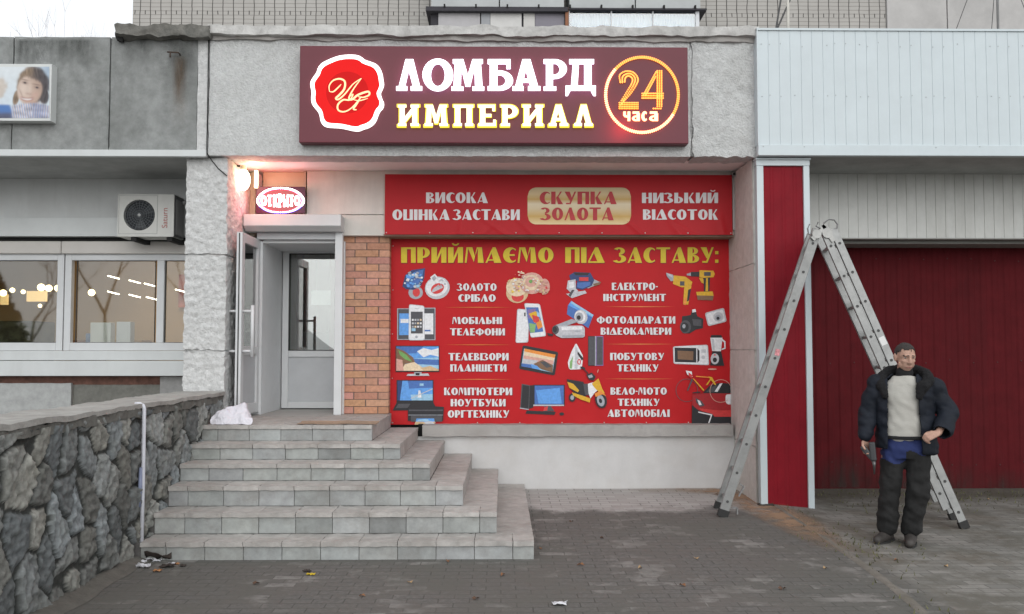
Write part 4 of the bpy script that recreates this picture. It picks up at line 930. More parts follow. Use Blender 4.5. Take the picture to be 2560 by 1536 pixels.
for t, a, b, c, d in (('СКУПКА', 1085, 1608, 162, 248), ('ЗОЛОТА', 1100, 1588, 270, 357)): m = MB(); deco(m, t, a, b, c, d, d1, place_u, .006); m.build('plate_lettering', M('print_red', (.42, .02, .028), .5), gp)
eye = M('eyelet', (.55, .52, .5), .4, metal=.6)
m = MB()
for i in range(9): x = bx0_ + .02 + (bx1_ - bx0_ - .04) * i / 8; m.ico((x, d1(x, bz0_ + .02) - .004, bz0_ + .02), .008, 1, (1, .5, 1))
m.build('eyelet', eye, ub)

YB2 = 9.94
cx0, cz1 = pt(978, 598, YB2); cx1, cz0 = pt(1833, 1061, YB2)
def d2(x, z):
    y = YB2 + .012 * noise.noise(Vector((x * 1.1, z * 1.3, 8))) - .004 * math.exp(-((x - 2.35 + (z - 2.4) * .5) / .05) ** 2) - .004 * math.exp(-((x + .9 - (z - 1.2) * .3) / .06) ** 2)
    for k in range(8):
        xe = cx0 + (cx1 - cx0) * (k + .5) / 8; y -= .006 * math.exp(-((x - xe) / .10) ** 2) * max(0, 1 - (z - cz0) / .10)
    return y
lb = thing('window_banner', 'big red vinyl banner covering the shop window with goods pictures and yellow heading', 'banner', (.6, YB2, 1.8))
sheet(cx0, cx1, cz0, cz1, d2, 120, 70).build('sheet', bred, lb, True)
def zl_(u, v): return (960 + u / 3.028, 580 + v / 3.028)
def zr_(u, v): return (1380 + u / 3.029, 580 + v / 3.029)
pll = lambda u, v: pt(*zl_(u, v), YB2); plr = lambda u, v: pt(*zr_(u, v), YB2)
for t, a, b, pf in (('ПРИЙМАЄМО', 130, 1283, pll), ('ПІД', 100, 397, plr), ('ЗАСТАВУ:', 480, 1258, plr)):
    m, ms = MB(), MB(); deco(m, t, a, b, 118, 235, d2, pf, .006); deco(ms, t, a + 4, b + 4, 122, 240, d2, pf, .0035)
    h_ = m.build('heading', byel, lb); ms.build('lettering_shadow', bshade, h_)
LT = [('ЗОЛОТО', 557, 852, 391, 446), ('СРІБЛО', 563, 845, 474, 529), ('МОБІЛЬНІ', 517, 893, 646, 698), ('ТЕЛЕФОНИ', 500, 915, 731, 784), ('ТЕЛЕВІЗОРИ', 488, 943, 918, 973), ('ПЛАНШЕТИ', 502, 927, 1004, 1057), ("КОМП'ЮТЕРИ", 455, 970, 1180, 1236), ('НОУТБУКИ', 505, 920, 1266, 1321), ('ОРГТЕХНІКУ', 483, 947, 1351, 1406)]
RT = [('ЕЛЕКТРО-', 453, 800, 386, 441), ('ІНСТРУМЕНТ', 388, 862, 471, 524), ('ФОТОАПАРАТИ', 338, 932, 641, 695), ('ВІДЕОКАМЕРИ', 368, 902, 726, 779), ('ПОБУТОВУ', 440, 848, 917, 971), ('ТЕХНІКУ', 492, 805, 1004, 1057), ('ВЕЛО-МОТО', 443, 868, 1179, 1233), ('ТЕХНІКУ', 497, 813, 1264, 1317), ('АВТОМОБІЛІ', 420, 890, 1346, 1401)]
for lst, pf in ((LT, pll), (RT, plr)):
    for t, a, b, c, d in lst:
        m, ms = MB(), MB(); deco(m, t, a, b, c, d, d2, pf, .006); deco(ms, t, a + 4, b + 4, c + 4, d + 4, d2, pf, .0035)
        h_ = m.build('lettering', bwhite, lb); ms.build('lettering_shadow', bshade, h_)
for pf, ys_, a, b in ((pll, (572, 855, 1117), 455, 970), (plr, (567, 850, 1113), 400, 930)):
    for y in ys_: MB().flat([pf(a, y), pf((a + b) / 2, y - 3), pf(b, y), pf((a + b) / 2, y + 4)], lambda x, z: d2(x, z) - .003).build('divider_line', M('print_orange', (.66, .20, .05), .5), lb)
m = MB()
for i in range(9): x = cx0 + .03 + (cx1 - cx0 - .06) * i / 8; m.ico((x, d2(x, cz0 + .02) - .004, cz0 + .02), .008, 1, (1, .5, 1)); 
for i in range(5): z = cz0 + .02 + (cz1 - cz0) * i / 4.2; m.ico((cx0 + .022, d2(cx0 + .02, z) - .004, z), .007, 1, (1, .5, 1)); m.ico((cx1 - .022, d2(cx1 - .02, z) - .004, z), .007, 1, (1, .5, 1))
m.build('eyelet', eye, lb)

PC = {'w': (.72, .73, .75), 'g': (.50, .51, .54), 'k': (.018, .018, .022), 'd': (.07, .07, .08), 's': (.34, .36, .40), 'b': (.06, .15, .42), 'B': (.11, .32, .72), 'n': (.025, .05, .16), 'c': (.30, .52, .70), 'y': (.66, .38, .02), 'Y': (.80, .58, .10), 'o': (.74, .26, .04), 'e': (.16, .36, .10), 't': (.60, .42, .24), 'T': (.72, .58, .40), 'm': (.20, .11, .06), 'p': (.62, .34, .28), 'r': (.36, .012, .018), 'R': (.60, .04, .04), 'v': (.22, .14, .34), 'G': (.22, .42, .16)}
PK = list(PC); PM = [M('print_' + 'colour%d' % i, PC[k], .5, .16, 40) for i, k in enumerate(PK)]
def el(cx, cy, rx, ry, rot=0, n=20, a0=0, a1=360):
    out = []
    for i in range(n):
        a = R_(a0 + (a1 - a0) * i / (n if a1 - a0 == 360 else n - 1)); x, y = rx * math.cos(a), ry * math.sin(a); out.append((cx + x * math.cos(R_(rot)) - y * math.sin(R_(rot)), cy + x * math.sin(R_(rot)) + y * math.cos(R_(rot))))
    return out
def bx(a, b, c, d): return [(a, b), (c, b), (c, d), (a, d)]
def rnd_poly(p, r=16):
    out = []; n = len(p)
    for i in range(n):
        (ax, ay), (bx_, by_), (cx, cy) = p[i - 1], p[i], p[(i + 1) % n]
        d1_, d2_ = math.hypot(ax - bx_, ay - by_), math.hypot(cx - bx_, cy - by_); k1, k2 = min(r / d1_, .45), min(r / d2_, .45)
        P0 = (bx_ + (ax - bx_) * k1, by_ + (ay - by_) * k1); P1 = (bx_ + (cx - bx_) * k2, by_ + (cy - by_) * k2)
        for t in (0, .33, .67, 1): out.append(tuple((1 - t) ** 2 * a + 2 * t * (1 - t) * b + t * t * c for a, b, c in zip(P0, (bx_, by_), P1)))
    return out
def picture(name, pf, layers, lift=0):
    m = MB(); base = min(d2(*pf(*k)) for _, p in layers for k in p)
    for i, (c, p) in enumerate(layers):
        m.cur = PK.index(c); q = [pf(*k) for k in p]; off = .003 + lift + .0004 * i
        m.flat(q, base - off)
    return m.build(name, PM, lb)
def speck(cols, cx, cy, rx, ry, n, s, seed):
    r = random.Random(seed); out = []
    for i in range(n):
        a, k = r.uniform(0, 6.28), math.sqrt(r.random()); x, y = cx + rx * k * math.cos(a), cy + ry * k * math.sin(a); q = s * r.uniform(.5, 1.2); b = r.uniform(0, 6.28)
        out.append((r.choice(cols), [(x + q * math.cos(b + t), y + q * math.sin(b + t) * .8) for t in (0, 1.8, 3.3, 4.9)]))
    return out
PL = pll; PR = plr
picture('printed_blue_ring', PL, [('s', el(240, 460, 55, 50)), ('R', el(245, 458, 28, 34)), ('n', [(145, 390), (160, 330), (210, 290), (312, 275), (305, 350), (280, 410), (225, 440), (170, 435), (140, 415)]), ('b', [(160, 400), (180, 340), (240, 300), (300, 285), (290, 350), (250, 410), (200, 430)])] + speck('wcgsB', 222, 365, 70, 60, 46, 15, 1))
picture('printed_silver_ring', PL, [('g', el(404, 425, 95, 85, -15)), ('w', el(400, 418, 84, 70, -15)), ('R', el(405, 430, 52, 38, -25)), ('g', el(408, 442, 46, 30, -25, 12, 180, 360)), ('w', [(350, 345), (385, 318), (412, 350), (380, 392)]), ('s', [(362, 350), (385, 332), (398, 352), (378, 376)])] + speck('wgs', 430, 390, 40, 30, 16, 8, 2))
picture('printed_gold_rings', PL, [('t', el(1008, 462, 84, 78)), ('R', el(1012, 492, 46, 38)), ('T', el(1005, 420, 80, 70)), ('p', el(1118, 390, 92, 82)), ('T', el(1115, 385, 66, 58)), ('p', el(1112, 380, 44, 40)), ('e', el(1110, 376, 14, 14)), ('p', el(1215, 415, 40, 60))] + speck('TtwYp', 1000, 405, 70, 52, 40, 12, 3) + speck('TptR', 1205, 420, 44, 55, 24, 12, 4) + speck('Tw', 1115, 385, 80, 72, 24, 9, 5) + speck('TpR', 1030, 325, 40, 22, 10, 10, 6))
picture('printed_phones', PL, [('s', bx(100, 580, 200, 818)), ('d', bx(108, 586, 198, 812)), ('B', bx(116, 618, 194, 782)), ('w', bx(126, 660, 186, 690)), ('s', bx(285, 575, 390, 820)), ('d', bx(290, 582, 383, 814)), ('w', bx(298, 618, 374, 776)), ('b', bx(306, 742, 352, 754)), ('g', rnd_poly([(190, 548), (306, 560), (310, 822), (186, 822)])), ('w', rnd_poly([(194, 552), (302, 564), (306, 818), (190, 818)])), ('d', bx(204, 605, 294, 770)), ('s', el(247, 796, 10, 10)), ('g', bx(235, 578, 262, 583))] + [('wgsT'[(i + j) % 4], bx(212 + i * 20, 660 + j * 26, 226 + i * 20, 674 + j * 26)) for i in range(4) for j in range(3)] + [('c', bx(210, 730, 240, 752))])
picture('printed_white_phone', PL, [('g', rnd_poly([(1008, 582), (1100, 590), (1092, 838), (995, 842)])), ('w', rnd_poly([(1014, 586), (1096, 594), (1086, 832), (1000, 838)])), ('d', bx(1060, 612, 1072, 640)), ('g', rnd_poly([(1060, 540), (1180, 545), (1228, 790), (1110, 802)])), ('w', rnd_poly([(1066, 544), (1175, 549), (1221, 786), (1114, 797)])), ('b', [(1075, 572), (1168, 572), (1206, 755), (1104, 768)]), ('v', [(1085, 590), (1150, 580), (1130, 640), (1095, 660)]), ('y', [(1095, 620), (1150, 600), (1190, 690), (1140, 690)]), ('R', [(1120, 630), (1170, 640), (1180, 710), (1130, 680)]), ('G', [(1098, 690), (1150, 700), (1140, 762), (1106, 764)]), ('o', [(1150, 690), (1190, 670), (1200, 720), (1165, 740)]), ('c', [(1155, 600), (1180, 620), (1185, 650), (1160, 640)])])
picture('printed_television', PL, [('k', bx(88, 862, 420, 1060)), ('B', bx(94, 868, 414, 1052)), ('b', [(94, 868), (300, 868), (240, 920), (94, 925)]), ('w', [(250, 905), (300, 880), (360, 895), (414, 880), (414, 945), (350, 930), (300, 950)]), ('c', [(180, 962), (414, 950), (414, 985), (200, 985)]), ('b', [(190, 960), (414, 968), (414, 1010), (260, 1010)]), ('c', [(220, 1000), (414, 1010), (414, 1050), (330, 1050)]), ('T', [(130, 1010), (230, 985), (330, 1052), (140, 1052)]), ('m', [(94, 880), (150, 900), (220, 950), (235, 985), (160, 1000), (130, 1052), (94, 1052)]), ('e', [(110, 895), (170, 930), (215, 985), (160, 965), (120, 930)]), ('p', [(94, 960), (140, 970), (150, 1052), (94, 1052)]), ('t', [(280, 1030), (350, 1015), (414, 1040), (414, 1052), (300, 1052)]), ('s', bx(230, 1062, 285, 1076)), ('g', [(180, 1076), (335, 1072), (345, 1090), (172, 1090)]), ('k', bx(240, 1068, 270, 1086))])
picture('printed_laptop', PL, [('k', bx(95, 1122, 375, 1295)), ('b', bx(102, 1128, 368, 1276)), ('B', [(102, 1190), (368, 1180), (368, 1276), (102, 1276)]), ('c', [(102, 1236), (368, 1228), (368, 1276), (102, 1276)]), ('n', [(102, 1128), (160, 1128), (190, 1200), (150, 1276), (102, 1276)]), ('B', [(140, 1128), (180, 1128), (210, 1276), (120, 1276)]), ('w', [(255, 1255), (262, 1200), (275, 1200), (285, 1255)]), ('g', [(200, 1260), (368, 1185), (368, 1192), (206, 1264)]), ('c', bx(270, 1148, 300, 1166)), ('k', [(95, 1295), (375, 1295), (390, 1352), (65, 1352)]), ('d', [(110, 1302), (240, 1300), (230, 1330), (88, 1335)])])
picture('printed_printer', PL, [('k', [(215, 1282), (370, 1282), (390, 1320), (455, 1325), (448, 1430), (182, 1430), (182, 1330)]), ('d', [(190, 1345), (448, 1345), (446, 1356), (190, 1356)]), ('s', bx(186, 1384, 446, 1388)), ('d', bx(205, 1392, 440, 1436)), ('B', [(248, 1412), (380, 1412), (385, 1436), (242, 1436)]), ('c', [(260, 1420), (330, 1416), (350, 1432), (250, 1434)]), ('t', [(240, 1436), (390, 1436), (380, 1458), (232, 1458)]), ('g', [(300, 1436), (360, 1432), (390, 1456), (320, 1456)])], .010)
picture('printed_tablet', PL, [('k', rnd_poly([(1050, 858), (1320, 910), (1292, 1088), (1022, 1038)])), ('c', [(1060, 884), (1296, 930), (1276, 1066), (1040, 1016)]), ('o', [(1064, 884), (1298, 930), (1290, 960), (1060, 905)]), ('T', [(1060, 905), (1290, 955), (1284, 990), (1056, 945)]), ('p', [(1056, 935), (1286, 975), (1282, 1005), (1120, 985), (1054, 960)]), ('g', [(1052, 960), (1170, 975), (1130, 1010), (1044, 1000)]), ('m', [(1130, 1000), (1200, 970), (1280, 1010), (1276, 1066), (1190, 1040)]), ('d', [(1180, 985), (1220, 980), (1270, 1020), (1230, 1030)]), ('b', [(1040, 995), (1120, 1005), (1160, 1040), (1040, 1018)]), ('B', [(1110, 1000), (1160, 1015), (1180, 1044), (1120, 1032)])])
picture('printed_computer', PL, [('d', [(1042, 1150), (1105, 1162), (1098, 1340), (1030, 1338)]), ('k', [(1050, 1160), (1100, 1168), (1092, 1335), (1036, 1330)]), ('s', [(1028, 1330), (1096, 1342), (1096, 1348), (1028, 1338)]), ('k', [(1105, 1162), (1140, 1160), (1130, 1330), (1098, 1340)]), ('k', bx(1130, 1158, 1368, 1318)), ('b', bx(1140, 1164, 1360, 1306)), ('B', [(1150, 1200), (1330, 1180), (1345, 1300), (1170, 1300)]), ('g', [(1130, 1308), (1362, 1308), (1362, 1318), (1130, 1318)]), ('d', [(1215, 1318), (1262, 1318), (1290, 1358), (1205, 1358)]), ('R', [(1212, 1330), (1240, 1318), (1236, 1352), (1205, 1356)]), ('k', [(1080, 1352), (1300, 1362), (1290, 1386), (1072, 1376)]), ('k', el(1345, 1378, 18, 12))])
picture('printed_jigsaw', PR, [('s', [(250, 375), (320, 360), (370, 385), (330, 405), (270, 430)]), ('n', [(130, 330), (170, 305), (290, 310), (320, 365), (300, 410), (230, 440), (180, 430), (190, 370), (140, 370)]), ('R', bx(205, 345, 275, 372)), ('k', [(160, 308), (285, 310), (270, 330), (180, 330)]), ('b', [(190, 385), (290, 380), (290, 405), (230, 430), (190, 420)]), ('g', [(120, 370), (178, 360), (180, 430), (200, 450), (150, 470), (110, 430)]), ('w', [(128, 385), (165, 375), (168, 420), (130, 430)]), ('g', [(105, 470), (250, 445), (262, 465), (150, 503)]), ('d', [(150, 440), (170, 440), (140, 495), (125, 480)]), ('m', [(310, 395), (372, 378), (360, 400), (322, 412)])])
picture('printed_drill', PR, [('s', [(862, 310), (915, 325), (930, 370), (900, 375), (868, 335)]), ('g', [(870, 312), (910, 330), (912, 348), (875, 328)]), ('y', [(920, 330), (1010, 340), (1062, 380), (1050, 420), (980, 420), (915, 395)]), ('d', bx(968, 375, 1002, 408)), ('y', [(1000, 420), (1055, 410), (1030, 552), (992, 548)]), ('k', [(1030, 440), (1052, 430), (1036, 520), (1020, 530)]), ('o', [(1000, 500), (1020, 500), (1010, 556), (992, 550)])])
picture('printed_cordless_drill', PR, [('s', [(1018, 320), (1060, 305), (1060, 335), (1020, 330)]), ('k', [(1050, 305), (1115, 303), (1115, 340), (1050, 338)]), ('y', [(1115, 292), (1220, 295), (1232, 320), (1220, 345), (1150, 350), (1115, 345)]), ('d', bx(1150, 305, 1200, 335)), ('y', [(1110, 350), (1140, 350), (1160, 400), (1130, 385)]), ('k', [(1145, 350), (1195, 345), (1190, 455), (1150, 460)]), ('y', [(1165, 350), (1178, 350), (1180, 450), (1160, 450)]), ('y', [(1090, 455), (1215, 452), (1222, 485), (1095, 482)]), ('m', [(1095, 482), (1222, 485), (1215, 520), (1100, 516)])])
picture('printed_compact_camera', PR, [('B', [(145, 523), (315, 630), (300, 660), (120, 560)]), ('b', [(120, 555), (305, 650), (275, 730), (112, 625)]), ('c', [(150, 527), (312, 630), (306, 645), (142, 540)]), ('g', el(218, 645, 50, 55, -15)), ('w', el(212, 642, 40, 45, -15)), ('s', el(206, 645, 30, 34)), ('k', el(202, 650, 15, 17))])
picture('printed_camcorder', PR, [('s', [(20, 710), (150, 660), (200, 680), (60, 730)]), ('g', rnd_poly([(30, 712), (230, 710), (248, 730), (246, 800), (70, 805), (20, 780)])), ('w', [(70, 720), (225, 716), (228, 740), (72, 745)]), ('s', [(75, 785), (240, 780), (240, 798), (75, 800)]), ('d', el(26, 742, 26, 34)), ('k', el(20, 740, 16, 22)), ('s', bx(170, 748, 215, 756)), ('k', [(-40, 765), (10, 775), (5, 790), (-30, 785)])], .010)
picture('printed_camera', PR, [('k', [(985, 640), (1050, 630), (1060, 590), (1085, 585), (1100, 640), (1145, 660), (1142, 730), (1090, 740), (1040, 770), (990, 768), (978, 720)]), ('d', el(1010, 720, 42, 50)), ('k', el(1004, 724, 30, 38)), ('s', el(998, 715, 12, 16)), ('w', [(1060, 590), (1085, 585), (1090, 606), (1062, 612)]), ('d', [(1060, 660), (1130, 665), (1130, 715), (1070, 710)])])
picture('printed_silver_camera', PR, [('g', rnd_poly([(1155, 615), (1300, 575), (1322, 680), (1180, 716)])), ('w', rnd_poly([(1164, 622), (1292, 586), (1310, 675), (1190, 704)])), ('g', el(1258, 645, 38, 36)), ('s', el(1256, 650, 22, 22)), ('k', el(1255, 655, 12, 12))])
picture('printed_iron', PR, [('w', rnd_poly([(182, 840), (235, 940), (225, 1040), (130, 1044), (118, 990), (150, 900)])), ('G', [(135, 985), (160, 940), (150, 1036), (132, 1036)]), ('g', [(178, 855), (205, 930), (190, 1036), (170, 1036)]), ('k', [(195, 905), (240, 960), (225, 975), (192, 925)]), ('R', el(205, 985, 14, 22)), ('w', el(205, 985, 6, 14))])
picture('printed_tall_appliance', PR, [('k', bx(273, 790, 328, 1014)), ('d', bx(276, 794, 320, 1010)), ('s', bx(324, 790, 334, 1014)), ('v', bx(332, 790, 388, 1014)), ('d', bx(338, 796, 384, 1008))])
picture('printed_microwave', PR, [('g', rnd_poly([(915, 868), (1180, 854), (1190, 1010), (920, 1000)])), ('w', rnd_poly([(922, 872), (1174, 860), (1182, 1004), (926, 994)])), ('k', [(928, 876), (1092, 880), (1092, 990), (930, 986)]), ('m', [(950, 900), (1070, 905), (1068, 972), (952, 965)]), ('k', [(1100, 882), (1116, 900), (1116, 975), (1100, 992)]), ('g', el(1145, 950, 14, 14)), ('g', bx(1130, 890, 1166, 915))])
picture('printed_blender', PR, [('k', [(1205, 782), (1282, 782), (1288, 802), (1200, 802)]), ('w', [(1198, 802), (1290, 802), (1278, 905), (1212, 902)]), ('g', [(1205, 810), (1225, 810), (1232, 900), (1216, 898)]), ('w', [(1288, 810), (1312, 830), (1314, 885), (1282, 896), (1284, 885), (1304, 878), (1302, 838), (1286, 824)]), ('k', [(1212, 905), (1280, 905), (1304, 1015), (1196, 1012)]), ('g', el(1232, 962, 32, 42)), ('k', el(1232, 970, 16, 18)), ('R', el(1232, 932, 7, 6)), ('p', el(1212, 1040, 34, 6))])
picture('printed_scooter', PR, [('k', el(152, 1255, 26, 32)), ('s', el(152, 1255, 14, 18)), ('k', el(370, 1275, 44, 62, -15)), ('s', el(368, 1278, 28, 44, -15)), ('k', el(366, 1280, 12, 18, -15)), ('k', [(110, 1115), (235, 1135), (260, 1180), (255, 1250), (180, 1230), (130, 1180)]), ('y', [(115, 1135), (160, 1150), (205, 1200), (195, 1215), (130, 1180)]), ('y', [(150, 1215), (230, 1240), (290, 1262), (285, 1292), (220, 1270), (160, 1240)]), ('d', [(235, 1150), (280, 1150), (290, 1240), (250, 1235)]), ('w', [(270, 1150), (345, 1130), (355, 1190), (320, 1220), (290, 1262), (275, 1220)]), ('y', [(300, 1150), (350, 1110), (380, 1190), (400, 1225), (350, 1210), (320, 1180)]), ('o', [(320, 1225), (370, 1200), (410, 1245), (380, 1230), (330, 1250)]), ('k', [(258, 1080), (300, 1065), (330, 1095), (315, 1125), (280, 1120)]), ('s', [(270, 1090), (300, 1080), (310, 1100), (280, 1108)]), ('k', el(232, 1030, 20, 9, 20)), ('k', [(240, 1035), (275, 1070), (270, 1076), (236, 1040)]), ('p', [(340, 1060), (348, 1040), (352, 1044), (344, 1070)])], .010)
def hoop(cx, cy, r, w, n=28): return [[(cx + rr * math.cos(6.2832 * k / n), cy + rr * 1.05 * math.sin(6.2832 * k / n)) for rr, k in ((r, i), (r, i + 1), (r - w, i + 1), (r - w, i))] for i in range(n)]
picture('printed_bicycle', PR, [('d', q) for q in hoop(1020, 1200, 84, 4)] + [('p', q) for q in hoop(1275, 1205, 84, 4)] + [('w', [(1010, 1050), (1055, 1058), (1060, 1100), (1020, 1080)]), ('R', [(1030, 1062), (1060, 1085), (1052, 1112), (1032, 1090)]), ('d', [(1055, 1110), (1066, 1115), (1026, 1205), (1018, 1200)]), ('y', [(1062, 1110), (1072, 1112), (1150, 1198), (1142, 1204)]), ('o', [(1085, 1090), (1190, 1098), (1190, 1106), (1086, 1098)]), ('y', [(1180, 1095), (1208, 1100), (1240, 1160), (1228, 1160)]), ('y', [(1200, 1105), (1210, 1105), (1172, 1160), (1160, 1160)]), ('k', [(1060, 1215), (1120, 1208), (1120, 1218), (1060, 1224)])])
picture('printed_car', PR, [('k', [(1140, 1220), (1190, 1165), (1260, 1145), (1370, 1148), (1372, 1225)]), ('d', [(1165, 1212), (1205, 1175), (1250, 1160), (1225, 1215)]), ('w', [(1228, 1210), (1268, 1150), (1290, 1145), (1252, 1212)]), ('r', [(1062, 1232), (1150, 1222), (1372, 1224), (1376, 1395), (1220, 1395), (1110, 1360), (1058, 1330)]), ('R', [(1110, 1335), (1260, 1352), (1376, 1350), (1376, 1400), (1230, 1402), (1150, 1375)]), ('k', [(1058, 1310), (1110, 1352), (1210, 1378), (1230, 1400), (1376, 1400), (1376, 1452), (1056, 1452)]), ('d', [(1085, 1258), (1130, 1280), (1155, 1315), (1120, 1325), (1090, 1290)]), ('w', [(1098, 1270), (1118, 1280), (1132, 1310), (1112, 1312)]), ('w', rnd_poly([(1312, 1232), (1372, 1228), (1374, 1305), (1330, 1308), (1312, 1290)])), ('g', [(1345, 1230), (1349, 1230), (1349, 1305), (1345, 1305)]), ('k', [(1160, 1375), (1210, 1385), (1190, 1452), (1150, 1452)]), ('w', [(1105, 1360), (1212, 1382), (1190, 1448), (1180, 1448), (1200, 1390), (1104, 1368)])], .010)

# ------------------------------------------------------------------ small OPEN sign over the door
YO2 = 9.62
osg = thing('open_sign', 'small glowing LED sign with an oval of white and blue diodes above the door', 'sign', (-2.4, YO2, 3.0))
def zo(u, v): return (560 + u / 5.89, 380 + v / 5.89)
x0, z1 = pt(*zo(474, 512), YO2); x1, z0 = pt(*zo(1190, 905), YO2)
MB().box(x0, x1, YO2, YO2 + .03, z0, z1).build('case', M('sign_purple', (.07, .008, .035), .3, .05, 4), osg, bevel=.003)
MB().box(x0 + .1, x0 + .14, YO2 + .03, 9.80, z0 + .05, z1 - .05).box(x1 - .14, x1 - .1, YO2 + .03, 9.80, z0 + .05, z1 - .05).build('bracket', darkm, osg)
MB().prism([pt(*zo(835 + (u - 835) * .93, 722 + (v - 722) * .90), YO2) for u, v in [(835 + 345 * math.cos(R_(a)), 722 + 180 * math.sin(R_(a))) for a in range(0, 360, 8)]], YO2 - .0008, YO2 + .002).build('glare_plate', M('glare_plate', (.10, .015, .03), .8, emit=(1, .38, .34), es=.42, spec=.05), osg)  # glowing plate added behind the letters so the oval looks blown out
em_ow = M('diode_white', (.9, .9, .9), .4, emit=(1, .96, .96), es=7); em_ob = M('diode_blue', (.2, .2, .9), .4, emit=(.22, .16, 1), es=5); em_or = M('diode_red', (.9, .1, .2), .4, emit=(1, .06, .16), es=3.5)
def lens(k, n=60):
    out = []
    for i in range(n):
        a = 2 * math.pi * i / n; c, s = math.cos(a), math.sin(a); out.append((835 + 345 * k * math.copysign(abs(c) ** .9, c), 722 + (188 if s < 0 else 178) * k * math.copysign(abs(s) ** 1.0, s) * (1 - .18 * abs(c) ** 4)))
    return out
m = MB()
for k in (1.0, .955, .91):
    for i, q in enumerate(lens(k, 84)):
        x, z = pt(*zo(*q), YO2); a = i / 84; m.cur = 2 if k == .91 else (1 if .08 < a < .42 and k == 1 else 0); m.ico((x, YO2 - .006, z), .0085, 1)
m.build('diode_oval', [em_ow, em_ob, em_or], osg)
m = MB()
for c, a, b, vt, vb in (('О', 500, 600, 650, 790), ('Т', 612, 690, 640, 800), ('К', 705, 790, 630, 812), ('Р', 800, 870, 622, 820), ('Ы', 884, 970, 630, 812), ('Т', 980, 1056, 640, 800), ('О', 1066, 1166, 650, 790)):
    a, b = 835 + (a - 835) * .86, 835 + (b - 835) * .86; (ua, va), (ub_, vb_) = zo(a, vt), zo(b, vb); slab(m, c, ua, ub_, va, vb_, YO2, YO2 - .010, YO2 - .001)
m.build('lettering', em_ow, osg)
lt = bpy.data.lights.new('diode_glow', 'POINT'); lt.energy = 6.5; lt.color = (1, .11, .10); lt.shadow_soft_size = .12
lo = bpy.data.objects.new('diode_glow', lt); COL.objects.link(lo); lo.location = ((x0 + x1) / 2 - .12, YO2 - .22, (z0 + z1) / 2 + .05); lo.parent = osg; lo.matrix_parent_inverse = Matrix.Translation(osg.location).inverted()

# wall lamp: egg-shaped glowing globe
lamp = thing('wall_lamp', 'bright glowing egg-shaped wall lamp in the corner under the soffit', 'lamp', (XC + .05, 9.3, 3.25))
gx, gz_ = pt(608, 450, 9.3)
MB().ico((gx, 9.3, gz_), 1, 3, (.073, .073, .115)).build('globe', M('lamp_globe', (1, .95, .85), .4, emit=(1, .90, .68), es=6), lamp, True)
MB().tube([(gx, 9.3, gz_ + .105), (gx, 9.3, gz_ + .15)], .035, 12).build('socket', M('lamp_socket', (.5, .45, .35), .6), lamp, True)
MB().tube([(gx, 9.3, gz_ + .14), (XC - .01, 9.3, gz_ + .15)], .012, 8).build('arm', darkm, lamp)
lt = bpy.data.lights.new('lamp_light', 'POINT'); lt.energy = 2.4; lt.color = (1, .70, .36); lt.shadow_soft_size = .06
lo = bpy.data.objects.new('lamp_light', lt); COL.objects.link(lo); lo.location = (gx + .12, 9.26, gz_ + .16); lo.parent = lamp; lo.matrix_parent_inverse = Matrix.Translation(lamp.location).inverted()
tg = thing('strip_light', 'slim bright upright light strip beside the egg-shaped lamp', 'lamp', (px(636, 9.6), 9.6, 3.2))
xq = px(636, 9.6); MB().box(xq - .018, xq + .018, 9.58, 9.62, pz(472, 9.6), pz(428, 9.6)).build('strip', M('strip_glow', (1, .95, .8), .4, emit=(1, .9, .55), es=2.6), tg, bevel=.006)
MB().box(xq - .02, xq + .02, 9.621, 9.77, pz(466, 9.6), pz(434, 9.6)).build('holder', pvcg, tg)

# camera and conduit at the right end of the upper banner
t = thing('security_camera', 'small grey camera in the upper right corner above the hanging banner', 'camera', (px(1838, 9.6), 9.62, ZS - .05))
cxx, czz = pt(1838, 436, 9.6)
MB().tube([(cxx - .01, 9.60, czz), (cxx + .03, 9.68, czz + .01)], .026, 10).build('housing', M('camera_grey', (.30, .29, .28), .5), t, True)
MB().tube([(cxx - .012, 9.595, czz), (cxx - .010, 9.601, czz)], .016, 10).build('lens', darkm, t)
MB().box(cxx - .02, cxx + .02, 9.66, 9.72, czz, ZS + .01).build('bracket', M('camera_grey', (.30, .29, .28), .5), t)
t = thing('cable_trunking', 'narrow grey cable trunking down the right edge of the hanging banner', 'cable', (px(1840, 9.68), 9.68, 3.0))
MB().box(px(1834, 9.68), XP - .001, 9.665, 9.705, pz(575, 9.68), pz(443, 9.68)).build('trunking', M('trunk_grey', (.42, .41, .40), .6), t, bevel=.003)
m = MB(); m.tube([(px(1843, 9.66), 9.66, pz(445, 9.66)), (px(1844, 9.66), 9.66, pz(500, 9.66)), (px(1842, 9.66), 9.66, pz(545, 9.66))], .004, 5); m.build('cable', darkm, t)
# loose cable at the left end of the fascia
m = MB(); m.tube([(XL - .004, YF - .02, ZF), (XL - .002, YF - .02, 4.2), (XL - .004, YF - .02, ZS + .02), (XL + .05, YF - .02, ZS - .06), (px(540, 8.94), 8.94, pz(424, 8.94)), (px(562, 8.95), 8.95, pz(442, 8.95))], .006, 5)
tag(m.build('loose_cable', darkm, None, True), 'thin dark cable down the joint between dark parapet and pale fascia', 'cable')

# ------------------------------------------------------------------ air conditioner
YA = 9.72
ac = thing('air_conditioner', 'off-white outdoor air conditioner unit with round fan grille on the grey shop wing', 'air conditioner', (px(365, YA), 9.9, pz(592, YA)))
ax0, az1 = pt(295, 486, YA); ax1, az0 = pt(434, 592, YA)
fxc, fzc = pt(348, 538, YA); fr = 39 / F * YA
acm = M('ac_white', (.56, .565, .54), .5, .05, 5, dirt=(.45, .45, .42), dirt_s=6, dirt_a=.3)
m = MB(); n = 48
